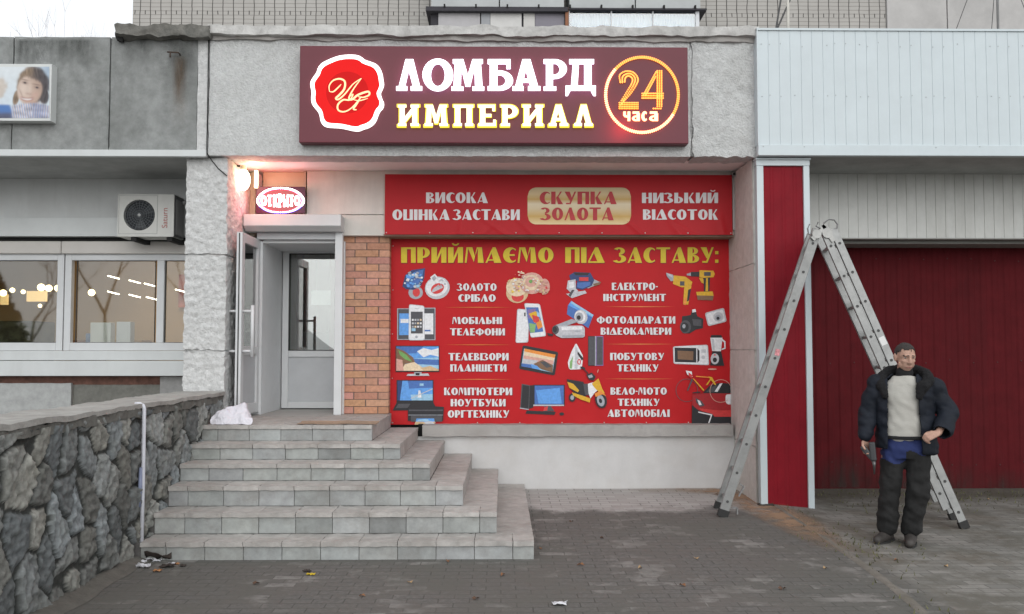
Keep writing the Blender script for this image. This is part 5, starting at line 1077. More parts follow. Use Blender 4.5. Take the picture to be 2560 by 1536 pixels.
# front plate with a round hole
circ = [(fxc + fr * math.cos(2 * math.pi * i / n), fzc + fr * math.sin(2 * math.pi * i / n)) for i in range(n)]
def sq(i):
    a = 2 * math.pi * i / n; c, s = math.cos(a), math.sin(a)
    k = min(((ax1 - fxc) if c > 0 else (fxc - ax0)) / abs(c) if abs(c) > 1e-6 else 1e9, ((az1 - fzc) if s > 0 else (fzc - az0)) / abs(s) if abs(s) > 1e-6 else 1e9)
    return (fxc + c * k, fzc + s * k)
outer = [sq(i) for i in range(n)]
for cxn, czn in ((ax0, az0), (ax0, az1), (ax1, az0), (ax1, az1)):
    i = min(range(n), key=lambda q: (outer[q][0] - cxn) ** 2 + (outer[q][1] - czn) ** 2); outer[i] = (cxn, czn)
m.add([(x, YA, z) for x, z in outer] + [(x, YA, z) for x, z in circ], [(i, (i + 1) % n, n + (i + 1) % n, n + i) for i in range(n)])
m.add([(x, YA, z) for x, z in circ] + [(x, YA + .06, z) for x, z in circ], [(i, (i + 1) % n, n + (i + 1) % n, n + i) for i in range(n)])
m.add([(ax0, YA, az0), (ax1, YA, az0), (ax1, YA, az1), (ax0, YA, az1), (ax0, 10.02, az0), (ax1, 10.02, az0), (ax1, 10.02, az1), (ax0, 10.02, az1)], [(0, 4, 5, 1), (3, 2, 6, 7), (0, 3, 7, 4), (4, 7, 6, 5)])
body = m.build('body', acm, ac)
MB().box(ax1 - .002, ax1 + .004, YA + .02, 10.02, az0 + .01, az1 - .01).build('side_grille', M('ac_dark', (.10, .10, .105), .6, .3, 30), ac)
m = MB()
for k in range(9): m.box(ax1 + .004, ax1 + .010, YA + .05 + k * .028, YA + .06 + k * .028, az0 + .03, az1 - .05)
m.build('side_slat', M('ac_slat', (.19, .19, .19), .6), ac)
MB().add([(x, YA + .058, z) for x, z in circ], [tuple(range(n))[::-1]]).build('fan_recess', M('fan_dark', (.028, .032, .038), .7), ac)
m = MB()
for k in range(3):
    a0 = 2.09 * k + .4; pts = [(fxc + rr * fr * math.cos(a0 + da), YA + .05 - dy, fzc + rr * fr * math.sin(a0 + da)) for rr, da, dy in ((.15, 0, 0), (.9, -.25, .02), (.92, .55, 0), (.15, .8, 0))]
    m.add(pts, [(0, 1, 2, 3)])
m.build('fan_blade', M('fan_blade', (.06, .068, .075), .5), ac)
m = MB(); wire = .0022
for k in range(1, 7):
    rr = fr * k / 6.5; m.tube([(fxc + rr * math.cos(a * .2618), YA + .004, fzc + rr * math.sin(a * .2618)) for a in range(25)], wire, 4, False)
for k in range(24): a = k * .2618; m.tube([(fxc + .02 * math.cos(a), YA + .004, fzc + .02 * math.sin(a)), (fxc + fr * math.cos(a), YA + .004, fzc + fr * math.sin(a))], wire, 4, False)
gr = m.build('fan_grille', M('grille_wire', (.13, .14, .15), .5), ac)
MB().ico((fxc, YA - .001, fzc), .018, 2, (1, .3, 1)).build('grille_hub', M('hub_grey', (.45, .46, .46), .5), gr, True)
frame(MB(), ax0 + .012, fxc + fr + .03, az0 + .03, az1 - .012, .006, YA - .003, YA + .001).build('plate_rim', M('ac_rim', (.40, .41, .40), .5), ac)
# upright red maker's lettering
curv = bpy.data.curves.new('lettering', 'FONT'); curv.body = 'Saturn'; curv.size = .085; curv.extrude = .0015
to = bpy.data.objects.new('tmp', curv); COL.objects.link(to); bpy.context.view_layer.update()
me = bpy.data.meshes.new_from_object(to.evaluated_get(bpy.context.evaluated_depsgraph_get())); bpy.data.objects.remove(to)
lx, lz0 = pt(418, 571, YA)
for v in me.vertices: x, y, z = v.co; v.co = (lx - y, YA - .0025 - z, lz0 + x * 1.02)
me.materials.clear(); me.materials.append(M('logo_red', (.40, .13, .12), .5)); o = bpy.data.objects.new('lettering', me); COL.objects.link(o); o.parent = ac; o.matrix_parent_inverse = Matrix.Translation(ac.location).inverted()
m = MB()
for u in (336, 425): x = px(u, 9.8); m.box(x - .03, x + .03, 9.74, YL, az0 - .045, az0 - .003)
m.build('bracket', darkm, ac)
m = MB(); m.tube([(ax1 + .01, 9.95, az1 - .06), (ax1 + .05, 10.0, az1 - .03), (ax1 + .07, 10.1, az1 - .1), (ax1 + .05, 10.17, az0 + .1), (ax1 + .03, 10.18, az0 - .1)], .022, 8); m.build('pipe', M('lagging', (.33, .33, .33), .8), ac, True)

# ------------------------------------------------------------------ advertising lightbox, far left
YP = 8.79
ad = thing('advert_lightbox', 'advertising lightbox with a smiling dark-haired woman in a striped top, left on the parapet', 'sign', (px(40, YP), YP, 4.2))
def za(u, v): return (u / 7.81, 140 + v / 7.81)
pa = lambda u, v: pt(*za(u, v), YP)
x1, z1 = pa(1012, 160); _, z0 = pa(1012, 1272); x0 = px(-260, YP)
MB().box(x0, x1, YP, YF + .012, z0, z1).build('case', M('lightbox_white', (.60, .62, .61), .5, .06, 4), ad, bevel=.004)
px1, pz1 = pa(965, 215); _, pz0 = pa(965, 1215)
def soft(d, w): return 1 / (1 + math.exp(max(-40, min(40, d / w))))      # 1 inside, 0 outside
def mixc(a, b, t): return tuple(p + (q - p) * t for p, q in zip(a, b))
def edist(u, v, cx, cy, rx, ry, rot=0):
    c, s = math.cos(R_(rot)), math.sin(R_(rot)); x, y = u - cx, v - cy; return math.hypot((x * c + y * s) / rx, (-x * s + y * c) / ry) - 1
def portrait(u, v):
    """the printed photograph: soft portrait of a laughing dark-haired woman in a striped top"""
    n1 = noise.noise(Vector((u * .012, v * .012, 1))); n2 = noise.noise(Vector((u * .035, v * .009, 5)))
    c = mixc((.60, .68, .74), (.70, .74, .76), soft(v - 500, 200)); c = mixc(c, (.34, .44, .55), soft(780 - u, 60) * soft(v - 520, 60))
    c = mixc(c, (.55, .46, .38), soft(edist(u, v, 0, 640, 120, 200, 20) + .3 * n1, .12) * .8)
    c = mixc(c, (.08, .19, .46), soft(u - 190 - (v - 950) * .5, 14) * soft(955 - v, 8)); c = mixc(c, (.09, .10, .16), soft(u - 240, 14) * soft(1115 - v, 18))
    hair = max(soft(edist(u, v, 650, 570, 318, 362) + .05 * n1, .035) * soft(v - 930, 16), soft(edist(u, v, 318, 820, 60, 155, 12), .07), soft(edist(u, v, 850, 760, 105, 190, -8), .05))
    hc = mixc((.24, .17, .115), (.062, .055, .062), soft(610 - u, 75)); hc = mixc(hc, (.34, .24, .15), .45 * soft(abs(u - 560) - 70, 20) * soft(abs(v - 300) - 60, 25)); hc = tuple(q * (1 + .55 * n2) for q in hc); c = mixc(c, hc, hair)
    f = soft(edist(u, v, 582, 665, 242, 292, 12), .035) * soft(v - 960, 14); fr = soft(430 + (u - 600) * .42 + 26 * n2 - v, 16)
    fc = mixc((.60, .475, .40), (.40, .275, .215), soft(620 - u + (v - 640) * .1, 60) * .8); fc = mixc(fc, (.66, .55, .48), .6 * soft(edist(u, v, 480, 650, 110, 120), .25)); fc = mixc(fc, (.56, .36, .30), .6 * soft(edist(u, v, 690, 760, 70, 55), .3))
    c = mixc(c, fc, f * fr)
    for ex, ey in ((490, 528), (726, 622)):
        c = mixc(c, (.30, .21, .18), .7 * soft(edist(u, v, ex, ey - 4, 62, 34, 15), .25)); c = mixc(c, (.05, .04, .045), .95 * soft(edist(u, v, ex, ey, 27, 17, 12), .2)); c = mixc(c, (.17, .115, .09), .7 * soft(edist(u, v, ex - 4, ey - 58, 62, 11, 10), .4))
    c = mixc(c, (.37, .235, .20), .65 * soft(edist(u, v, 556, 742, 44, 20, 12), .4)); c = mixc(c, (.66, .54, .46), .5 * soft(edist(u, v, 580, 660, 18, 70, 8), .4))
    my = 800 + .0021 * 0 + 62 - .0019 * (u - 545) ** 2 * .9; c = mixc(c, (.36, .15, .14), .85 * soft(abs(v - (my - 6)) - 34, 7) * soft(abs(u - 530) - 118, 14)); c = mixc(c, (.74, .71, .69), .95 * soft(abs(v - (my - 8)) - 15, 5) * soft(abs(u - 525) - 92, 12))
    c = mixc(c, (.30, .19, .16), .5 * soft(edist(u, v, 420, 745, 14, 80, -22), .4)); c = mixc(c, (.45, .27, .2), .6 * soft(edist(u, v, 620, 925, 160, 40), .2))
    if v > 880:
        sh = soft(925 + .0004 * (u - 600) ** 2 - v + 12 * n1, 9) * soft(235 - u, 10); k = (u + (1000 - v) * .16 * (1 if u < 620 else -.6)) / 46 % 1
        st = mixc((.60, .66, .74), (.11, .14, .32), soft(abs(k - .30) - .12, .05)); st = mixc(st, (.45, .24, .2), soft(abs(k - .72) - .09, .05)); st = mixc(st, (.16, .20, .36), .55 * soft(640 - u, 40) * soft(u - 880, 40)); c = mixc(c, tuple(q * (1 + .3 * n1) for q in st), sh)
    return tuple(max(0, min(1, q * (1 + .05 * n1))) for q in c)
us = [-1900, -1300, -800, -400] + [-100 + 1065 * i / 104 for i in range(105)]; vsn = [215 + 1000 * j / 99 for j in range(100)]
m = MB(); 
for v in vsn:
    for u in us: x, z = pa(u, v); m.v.append((x, YP - .003, z)); m.t.append(portrait(u, v))
nu = len(us); m.f = [(j * nu + i, (j + 1) * nu + i, (j + 1) * nu + i + 1, j * nu + i + 1) for j in range(99) for i in range(nu - 1)]; m.m = [0] * len(m.f)
m.build('printed_portrait', M('poster_print', (.95, .95, .95), .5, .03, 30, tint=True), ad)

# ------------------------------------------------------------------ aluminium ladder
alu = M('aluminium', (.30, .305, .30), .5, .12, 7, metal=.5, dirt=(.15, .15, .145), dirt_s=9, dirt_a=.45)
rubm = M('rubber', (.03, .03, .03), .8)
lad = thing('step_ladder', 'tall aluminium ladder unfolded into an A in front of the red pillar', 'ladder', (3.1, 8.4, 0))
TOPF = Vector((px(2058, 8.22), 8.22, pz(572, 8.22)))
Lf = Vector((px(1800, 8.36), 8.36, ground_z(2.07, 8.36) + .012)); Rf = Vector((px(2398, 7.98), 7.98, .012))
bTop, bL, bR = Vector((.09, .40, 0)), Vector((.065, .40, 0)), Vector((.125, .42, 0))
hole = M('rung_end', (.06, .06, .06), .6)
def ladder_section(pa_, pb_, nr, sidew, bb, foot=True):
    d = (pb_ - pa_); ln = d.length; d.normalize()
    for s in (0, 1):
        o, o2 = bTop * s, bb * s
        r = MB().bar(pa_ + o, pb_ + o2, sidew, .028, up=(0, 1, 0)).build('rail', alu, lad, bevel=.003)
        if s == 0:
            mm = MB()
            for k in range(nr):
                q = pa_ + d * (ln * (k + .5) / nr); mm.tube([q + Vector((0, -.019, 0)), q + Vector((0, -.013, 0))], .013, 10)
            mm.build('rung_end', hole, r)
        if foot:
            ft = MB().bar(pb_ + o2 - d * .06, pb_ + o2 + d * .012, sidew + .012, .045, up=(0, 1, 0)).build('foot', rubm, r, bevel=.004)
    for k in range(nr):
        q = pa_ + d * (ln * (k + .5) / nr); back = bTop.lerp(bb, (k + .5) / nr)
        MB().bar(q + Vector((0, .012, 0)), q + back - Vector((0, .012, 0)), .03, .03, up=tuple(d)).build('rung', alu, lad, bevel=.004)
dl = (Lf - TOPF).normalized(); dr = (Rf - TOPF).normalized()
nl = Vector((-dl.z, 0, dl.x)); nr_ = Vector((-dr.z, 0, dr.x))
T1 = TOPF + Vector((-.045, 0, 0))
ladder_section(T1, Lf, 10, .088, bL)
T2 = TOPF + Vector((.10, -.01, .0)); ladder_section(T2, Rf, 10, .072, bR)
off = Vector((-.082, .0, -.03)); T3 = TOPF + Vector((.018, .0, -.02)); ladder_section(T3, T3 + (Rf - T2) * .935, 9, .068, bR, foot=False)
for s in (0, 1):
    m = MB(); o = bTop * s + Vector((0, -.03 if s == 0 else .03, 0))
    m.tube([TOPF + o + Vector((-.06, -.006, -.05)), TOPF + o + Vector((-.06, .006, -.05))], .045, 14)
    m.tube([TOPF + o + Vector((.04, -.006, -.04)), TOPF + o + Vector((.04, .006, -.04))], .05, 14)
    m.bar(TOPF + o + Vector((-.10, 0, -.10)), TOPF + o + Vector((.02, 0, .03)), .045, .008); m.bar(TOPF + o + Vector((.10, 0, -.12)), TOPF + o + Vector((.0, 0, .04)), .045, .008)
    m.build('hinge_plate', M('hinge_steel', (.33, .33, .32), .45, .2, 12, metal=.6), lad, bevel=.002)
m = MB()
for pts in ([(-.13, .04), (-.15, .0), (-.14, -.06), (-.11, -.04)], [(.0, .05), (.05, .085), (.10, .08), (.13, .04), (.125, .0)], [(-.05, .06), (-.07, .02), (-.03, .0)]):
    m.tube([TOPF + Vector((a, -.045, b)) for a, b in pts], .007, 6)
m.build('locking_hook', M('hook_steel', (.22, .22, .22), .5, metal=.6), lad)
m = MB(); q = Lf - dl * .30 + Vector((.06, -.01, 0)); m.bar(q + Vector((0, 0, .02)), q + Vector((.04, 0, -.01)), .012, .02); m.bar(q + Vector((.04, 0, -.01)), q + Vector((-.01, 0, -.10)), .012, .02)
q = Lf - dl * .08 + Vector((.06, -.01, 0)); m.bar(q, q + Vector((.05, 0, 0)), .012, .02); m.bar(q + Vector((.05, 0, 0)), q + Vector((.05, 0, -.06)), .012, .02); m.build('latch', M('hook_steel', (.22, .22, .22), .5, metal=.6), lad)
q = T1 + (Lf - T1) * .43 + Vector((.0, -.0155, 0)); m = MB(); m.bar(q + Vector((.012, 0, .03)), q - Vector((-.0, 0, .03)), .045, .003); m.build('sticker', M('sticker_pink', (.62, .22, .24), .5, .8, 30), lad)
q = T2 + (Rf - T2) * .385 + Vector((.0, -.0155, 0)); m = MB(); m.bar(q + dr * -.04, q + dr * .04, .055, .003); m.build('sticker', M('sticker_white', (.66, .66, .65), .5), lad)

# ------------------------------------------------------------------ loose things
paper = M('crumpled_sheet', (.66, .65, .70), .8, .04, 6)
def crumple(name, cx, cy, z, sx, sy, hgt_, seed, mat_, n=14, fr=2.2):
    m = MB(); vs = []
    for j in range(n + 1):
        for i in range(n + 1):
            a, b = i / n - .5, j / n - .5; q = Vector((a * fr + seed, b * fr, seed * 1.7))
            h_ = abs(noise.noise(q)) * hgt_ * 1.6 + abs(noise.noise(q * 2.1)) * hgt_ * .7
            vs.append((cx + a * sx + noise.noise(q * 1.3 + Vector((5, 0, 0))) * sx * .18, cy + b * sy + noise.noise(q * 1.3 + Vector((9, 0, 0))) * sy * .18, z + .004 + h_))
    m.add(vs, [(j * (n + 1) + i, j * (n + 1) + i + 1, (j + 1) * (n + 1) + i + 1, (j + 1) * (n + 1) + i) for j in range(n) for i in range(n)])
    o = m.build(name, mat_, None, True); s = o.modifiers.new('thick', 'SOLIDIFY'); s.thickness = .003; return o
# white sheet dropped at the top of the stairs: a flat tail and a stiff upright corner
m = MB(); Yq = 8.52
prof_ = [(525, 1040, 0), (527, 1030, .05), (535, 1024, .09), (548, 1023, .11), (560, 1030, .10), (575, 1037, .06), (592, 1041, .03), (612, 1043, .01), (632, 1046, 0)]
rows = []
front = [(526, 1046), (534, 1050), (548, 1052), (564, 1051.5), (580, 1050.5), (596, 1050), (610, 1049), (622, 1048), (632, 1046.5)]
mid_ = [(525, 1034), (533, 1027), (545, 1024), (558, 1030), (572, 1037), (586, 1041), (600, 1043), (614, 1044), (628, 1044.5)]
bk = [(560, 1036), (562, 1030), (564, 1018), (568, 1014), (580, 1016), (592, 1013), (606, 1004), (621, 1006), (624, 1042)]
Ys_ = (8.40, 8.44, 8.60)
for rw, Y in zip((front, mid_, bk), Ys_): rows.append([(px(u, Y, v), Y + .02 * math.sin(i * 1.7), max(ZL + .003, pz(v, Y))) for i, (u, v) in enumerate(rw)])
for i, p in enumerate(rows[0]): rows[0][i] = (p[0], p[1], ZL + .004)
n9 = 9; m.add([p for r in rows for p in r], [(j * n9 + i, j * n9 + i + 1, (j + 1) * n9 + i + 1, (j + 1) * n9 + i) for j in range(2) for i in range(n9 - 1)])
o = m.build('paper_sheet', paper, None, True); s = o.modifiers.new('sub', 'SUBSURF'); s.levels = s.render_levels = 4; s = o.modifiers.new('crinkle', 'DISPLACE'); tx = bpy.data.textures.new('crinkle', 'CLOUDS'); tx.noise_scale = .07; tx.noise_depth = 3; s.texture = tx; s.strength = .05; s.mid_level = .5; s = o.modifiers.new('thick', 'SOLIDIFY'); s.thickness = .004
tag(o, 'large crumpled white sheet lying on the landing by the open door', 'paper')
card = M('cardboard', (.30, .215, .155), .9, .15, 8)
m = MB(); xa, xb4 = px(745, 8.46, 1052), px(948, 8.6, 1052)
vs = []
for j in range(6):
    for i in range(13): x = xa + (xb4 - xa) * i / 12; y = 8.40 + .22 * j / 5 + .02 * math.sin(i); vs.append((x, y, ZL + .006 + .012 * abs(noise.noise(Vector((x * 5, y * 6, 2)))) + (.012 if j == 5 else 0)))
m.add(vs, [(j * 13 + i, j * 13 + i + 1, (j + 1) * 13 + i + 1, (j + 1) * 13 + i) for j in range(5) for i in range(12)])
o = m.build('cardboard_sheet', card); s = o.modifiers.new('thick', 'SOLIDIFY'); s.thickness = .004; tag(o, 'flattened brown cardboard lying on the landing before the door', 'cardboard')
def gp_(u, v):
    """photograph pixel on the ground -> (x, y, z)"""
    d = CROT @ Vector(((u - 1280) / F, -(v - 768) / F, -1)); k = -EYE / d.z
    for _ in range(5): k = -(EYE - ground_z(d.x * k, d.y * k)) / d.z
    return d.x * k, d.y * k, ground_z(d.x * k, d.y * k)
x, y, z = gp_(358, 1420); o = crumple('drink_carton', x, y, z, .10, .05, .035, 3, M('litter_white', (.60, .60, .63), .6, .1, 20)); tag(o, 'crushed white carton lying before the stone wall', 'litter')
x, y, z = gp_(355, 1424); 
x, y, z = gp_(410, 1396); o = crumple('dark_rag', x, y - .05, z, .20, .12, .065, 7.4, M('dark_cloth', (.045, .035, .03), .9, .3, 20), 10, 1.3); tag(o, 'dark rag heaped against the lowest step near the white conduit', 'rag')
for (u, v, s_, c, lab) in ((372, 1402, .05, 'litter_white', 'pale scrap against the lowest step beside the conduit'), (393, 1404, .04, 'litter_white', 'pale scrap beside the dark rag on the left'), (352, 1408, .05, 'litter_white', 'pale strip of litter just right of the conduit foot'), (428, 1412, .035, 'litter_white', 'small pale scrap in front of the dark rag'), (420, 1418, .07, 'dark_cloth', 'flat dark scrap in front of the dark rag'), (458, 1417, .03, 'dark_cloth', 'tiny dark crumb at the right end of the litter'), (394, 1430, .04, 'litter_orange', 'orange-brown leaf scrap right of the white carton'), (440, 1412, .03, 'litter_orange', 'small orange leaf scrap beyond the flat dark scrap'), (778, 1438, .04, 'litter_yellow', 'bright yellow scrap on the dark pavers before the stairs'), (768, 1430, .04, 'dark_cloth', 'dark leaf touching the yellow scrap before the stairs'), (1400, 1513, .06, 'litter_white', 'white scrap at the bottom edge of the dark pavers')):
    mt = {'litter_white': (.60, .60, .63), 'dark_cloth': (.045, .035, .03), 'litter_orange': (.40, .19, .08), 'litter_yellow': (.62, .44, .03)}[c]
    x, y, z = gp_(u, v); o = crumple('litter_scrap', x, y, z, s_ * 1.4, s_, s_ * .35, rnd.uniform(0, 50), M(c, mt, .6, .1, 20), 6); tag(o, lab, 'litter', 'scraps of litter on the pavers')
# fallen leaves: one leaf mesh, copied
leafm = [M('leaf_brown', (.22, .105, .05), .8, .2, 30), M('leaf_dark', (.10, .055, .035), .8, .2, 30), M('leaf_tan', (.36, .24, .13), .8, .2, 30)]
lm = []
for k in range(3):
    m = MB(); pts = [(-.035, 0), (-.012, .018), (.015, .02), (.04, .002), (.016, -.018), (-.014, -.017)]
    m.add([(0, 0, .012)] + [(a, b, .004 + .012 * ((i + k) % 3)) for i, (a, b) in enumerate(pts)], [(0, 1 + i, 1 + (i + 1) % 6) for i in range(6)])
    lm.append(m)
LV = [(1428, 1306, 1), (1452, 1415, 0), (1740, 1398, 2), (2063, 1423, 2), (1956, 1475, 1), (1257, 1440, 0), (1600, 1422, 2), (1120, 1405, 0), (1505, 1347, 1), (1707, 1466, 0), (2365, 1418, 2), (1352, 1373, 0), (2240, 1402, 0), (1025, 1458, 2), (640, 1462, 1), (905, 1492, 0), (2470, 1250, 2), (1190, 1500, 1)]
where = ['brown leaf on dark pavers right of the lowest step', 'brown leaf on dark pavers halfway to the kerb', 'tan leaf on dark pavers below the ladder foot', 'tan leaf lying just left of the sandy kerb line', 'dark leaf near the right bottom on the dark pavers', 'brown leaf in front of the right end of the stairs', 'tan leaf in the middle of the dark pavers', 'brown leaf before the lowest step, right half', 'dark leaf on the dark pavers under the banner', 'brown leaf low on the pavers below the ladder', 'tan leaf in the yard right of the man', 'brown leaf close by the stair corner on the ground', 'brown leaf in the yard in front of the man', 'tan leaf before the middle of the lowest step', 'dark leaf before the left part of the stairs', 'brown leaf near the bottom edge before the stairs', 'tan leaf near the dark red gate', 'dark leaf near the bottom edge, middle of the pavers']
for i, (u, v, k) in enumerate(LV):
    x, y, z = gp_(u, v); base = lm[k]
    if i == 0: protos = {}
    if k not in protos: o = base.build('fallen_leaf', leafm[k]); protos[k] = o
    else: o = protos[k].copy(); COL.objects.link(o)
    o.location = (x, y, z + .001); o.rotation_euler = (0, 0, rnd.uniform(0, 6.28)); o.scale = (rnd.uniform(.55, .8),) * 3; tag(o, where[i], 'leaf', 'fallen leaves on the pavers')

# kerb line and brick dust by the pillar
kb = MB(); kp = []
for v, u in ((1262, 1935), (1290, 1975), (1320, 2020), (1350, 2068), (1390, 2124), (1430, 2180), (1480, 2245), (1536, 2310)): kp.append(gp_(u, v))
kp = [(kp[0][0], 8.86, 0)] + kp + [(kp[-1][0] - .02, 4.6, 0), (kp[-1][0] - .08, 3.0, 0)]
pts = []
for i in range(len(kp) - 1):
    n8 = max(1, int((Vector(kp[i + 1]) - Vector(kp[i])).length / .06))
    pts += [Vector(kp[i]).lerp(Vector(kp[i + 1]), t / n8) for t in range(n8)]
vs = []
for p in pts:
    w_ = .010 + .008 * noise.noise(p * 4); zg = ground_z(p.x, p.y); hh = .008 + .006 * noise.noise(p * 3 + Vector((4, 0, 0)))
    for dx, dz in ((-w_ - .02, .001), (-w_, hh), (w_, hh * .9), (w_ + .03, .001)): vs.append((p.x + dx, p.y, zg + dz))
kb.add(vs, [(i * 4 + k, (i + 1) * 4 + k, (i + 1) * 4 + k + 1, i * 4 + k + 1) for i in range(len(pts) - 1) for k in range(3)])
kb.build('kerb_strip', M('kerb_concrete', (.165, .15, .13), .95, .25, 7, .5, 50, dirt=(.13, .12, .09), dirt_s=3, dirt_a=.8), None, True, kind='structure')
def dust_mat():
    mm = bpy.data.materials.new('brick_dust'); mm.use_nodes = True; t = mm.node_tree; N = t.nodes; b = N['Principled BSDF']; b.inputs['Base Color'].default_value = (.37, .235, .145, 1); b.inputs['Roughness'].default_value = .95
    a = N.new('ShaderNodeAttribute'); a.attribute_name = 'tint'; tc = N.new('ShaderNodeTexCoord'); n = N.new('ShaderNodeTexNoise'); n.inputs['Scale'].default_value = 7; n.inputs['Detail'].default_value = 6; L(t, tc.outputs['Object'], n.inputs['Vector'])
    mr = N.new('ShaderNodeMapRange'); mr.inputs[1].default_value = .2; mr.inputs[2].default_value = .55; L(t, n.outputs['Fac'], mr.inputs[0]); ml = N.new('ShaderNodeMath'); ml.operation = 'MULTIPLY'; L(t, mr.outputs[0], ml.inputs[0]); L(t, a.outputs['Fac'], ml.inputs[1]); L(t, ml.outputs[0], b.inputs['Alpha']); return mm
dm_ = MB(); dp = [gp_(u, v) for u, v in ((1560, 1226), (1700, 1222), (1800, 1224), (1850, 1236), (1905, 1268), (1960, 1294), (2010, 1322), (2070, 1355), (2120, 1385))]
dp[0] = (dp[0][0], 9.70, 0); dp[1] = (dp[1][0], 9.70, 0); dp[2] = (2.40, 9.62, 0)
dpts = []
for i in range(len(dp) - 1):
    dpts += [Vector(dp[i]).lerp(Vector(dp[i + 1]), t / 12) for t in range(12)]
vs = []
for i, p in enumerate(dpts):
    d = (dpts[min(i + 1, len(dpts) - 1)] - dpts[max(i - 1, 0)]); d.z = 0; d.normalize(); nn = Vector((-d.y, d.x, 0)); f = i / len(dpts); fade = min(1, f * 4) * min(1, (1 - f) * 3)
    for k in range(7):
        s = (k - 3) / 3; wd = .16 + .14 * math.sin(math.pi * f); q = p + nn * s * wd; vs.append((q.x, q.y, ground_z(q.x, q.y) + .006)); dm_.t.append((min(1, .8 * fade * (1 - s * s)),) * 3)
dm_.v = vs; nd = len(dpts)
dm_.f = [(i * 7 + k, (i + 1) * 7 + k, (i + 1) * 7 + k + 1, i * 7 + k + 1) for i in range(nd - 1) for k in range(6)]; dm_.m = [0] * len(dm_.f)
dm_.build('brick_dust', dust_mat(), None, True, kind='stuff')
# short moss and grass in the yard joints near the gate
gm = MB(); r = random.Random(3)
for i in range(900):
    if i < 620: x, y = r.uniform(3.3, 6.6), r.triangular(8.6, 10.2, 10.0)
    elif i < 780: q = pts[r.randrange(len(pts))]; x, y = q.x + r.gauss(.10, .09), q.y + r.uniform(-.1, .1)
    else: x, y = r.gauss(3.0, .25), r.gauss(7.35, .3)
    a = r.uniform(0, 6.28); h_ = r.uniform(.010, .04); wd = .006; z = ground_z(x, y); lx_, ly_ = r.uniform(-.02, .02), r.uniform(-.02, .02)
    k = r.uniform(.6, 1.3); gm.tint = (k, k, k * .9)
    gm.add([(x - wd * math.cos(a), y - wd * math.sin(a), z), (x + wd * math.cos(a), y + wd * math.sin(a), z), (x + lx_, y + ly_, z + h_)], [(0, 1, 2)])
gm.build('grass', M('grass_blade', (.10, .10, .05), .8, .3, 6, tint=True), None, kind='stuff')

# ------------------------------------------------------------------ the man by the ladder
MX, MY = px(2262, 7.40, 1350), 7.40
MZ = ground_z(MX, MY)
man = thing('person', 'man in open dark jacket and pale sweater by the ladder holding a dark tool', 'person', (MX, MY, MZ))
MROT = math.radians(-23); man.rotation_euler = (0, 0, MROT)          # he faces the street, towards the photographer
def cap_(mb, a, ra, b, rb, n=14, sx=1.0, sy=1.0):
    """tapered limb from a to b with rounded ends; sx, sy squash the section in x and y"""
    a, b = Vector(a), Vector(b); d = (b - a); ln = d.length or 1e-4; d /= ln; rows = []
    for t in (-90, -60, -30, 0): rows.append((a + d * (ra * math.sin(R_(t))), ra * math.cos(R_(t))))
    for t in (.25, .5, .75): rows.append((a.lerp(b, t), ra + (rb - ra) * t))
    for t in (0, 30, 60, 90): rows.append((b + d * (rb * math.sin(R_(t))), rb * math.cos(R_(t))))
    u = d.cross(Vector((0, 1, 0)) if abs(d.y) < .9 else Vector((1, 0, 0))).normalized(); v = d.cross(u); vs = []
    for c, r in rows:
        for k in range(n):
            q = (u * math.cos(6.2832 * k / n) + v * math.sin(6.2832 * k / n)) * max(r, .0005); vs.append(c + Vector((q.x * sx, q.y * sy, q.z)))
    m_ = len(rows)
    mb.add(vs, [(i * n + k, i * n + (k + 1) % n, (i + 1) * n + (k + 1) % n, (i + 1) * n + k) for i in range(m_ - 1) for k in range(n)] + [tuple(range(n - 1, -1, -1)), tuple((m_ - 1) * n + k for k in range(n))])
def loft_(mb, secs, n=24):
    """stacked ellipses (cx, cy, z, rx, ry)"""
    vs = []
    for cx, cy, z, rx, ry in secs:
        for k in range(n): a = 6.2832 * k / n; c, s = math.cos(a), math.sin(a); vs.append((cx + rx * math.copysign(abs(c) ** .85, c), cy + ry * math.copysign(abs(s) ** .85, s), z))
    q = len(secs)
    mb.add(vs, [(i * n + k, i * n + (k + 1) % n, (i + 1) * n + (k + 1) % n, (i + 1) * n + k) for i in range(q - 1) for k in range(n)] + [tuple(range(n - 1, -1, -1)), tuple((q - 1) * n + k for k in range(n))])
def ell_(mb, c, r, rot=(0, 0, 0), sub=3):
    b = bmesh.new(); bmesh.ops.create_icosphere(b, subdivisions=sub, radius=1); E = Euler(rot).to_matrix(); b.verts.index_update()
    mb.add([Vector(c) + E @ Vector((v.co.x * r[0], v.co.y * r[1], v.co.z * r[2])) for v in b.verts], [tuple(v.index for v in f.verts) for f in b.faces]); b.free()
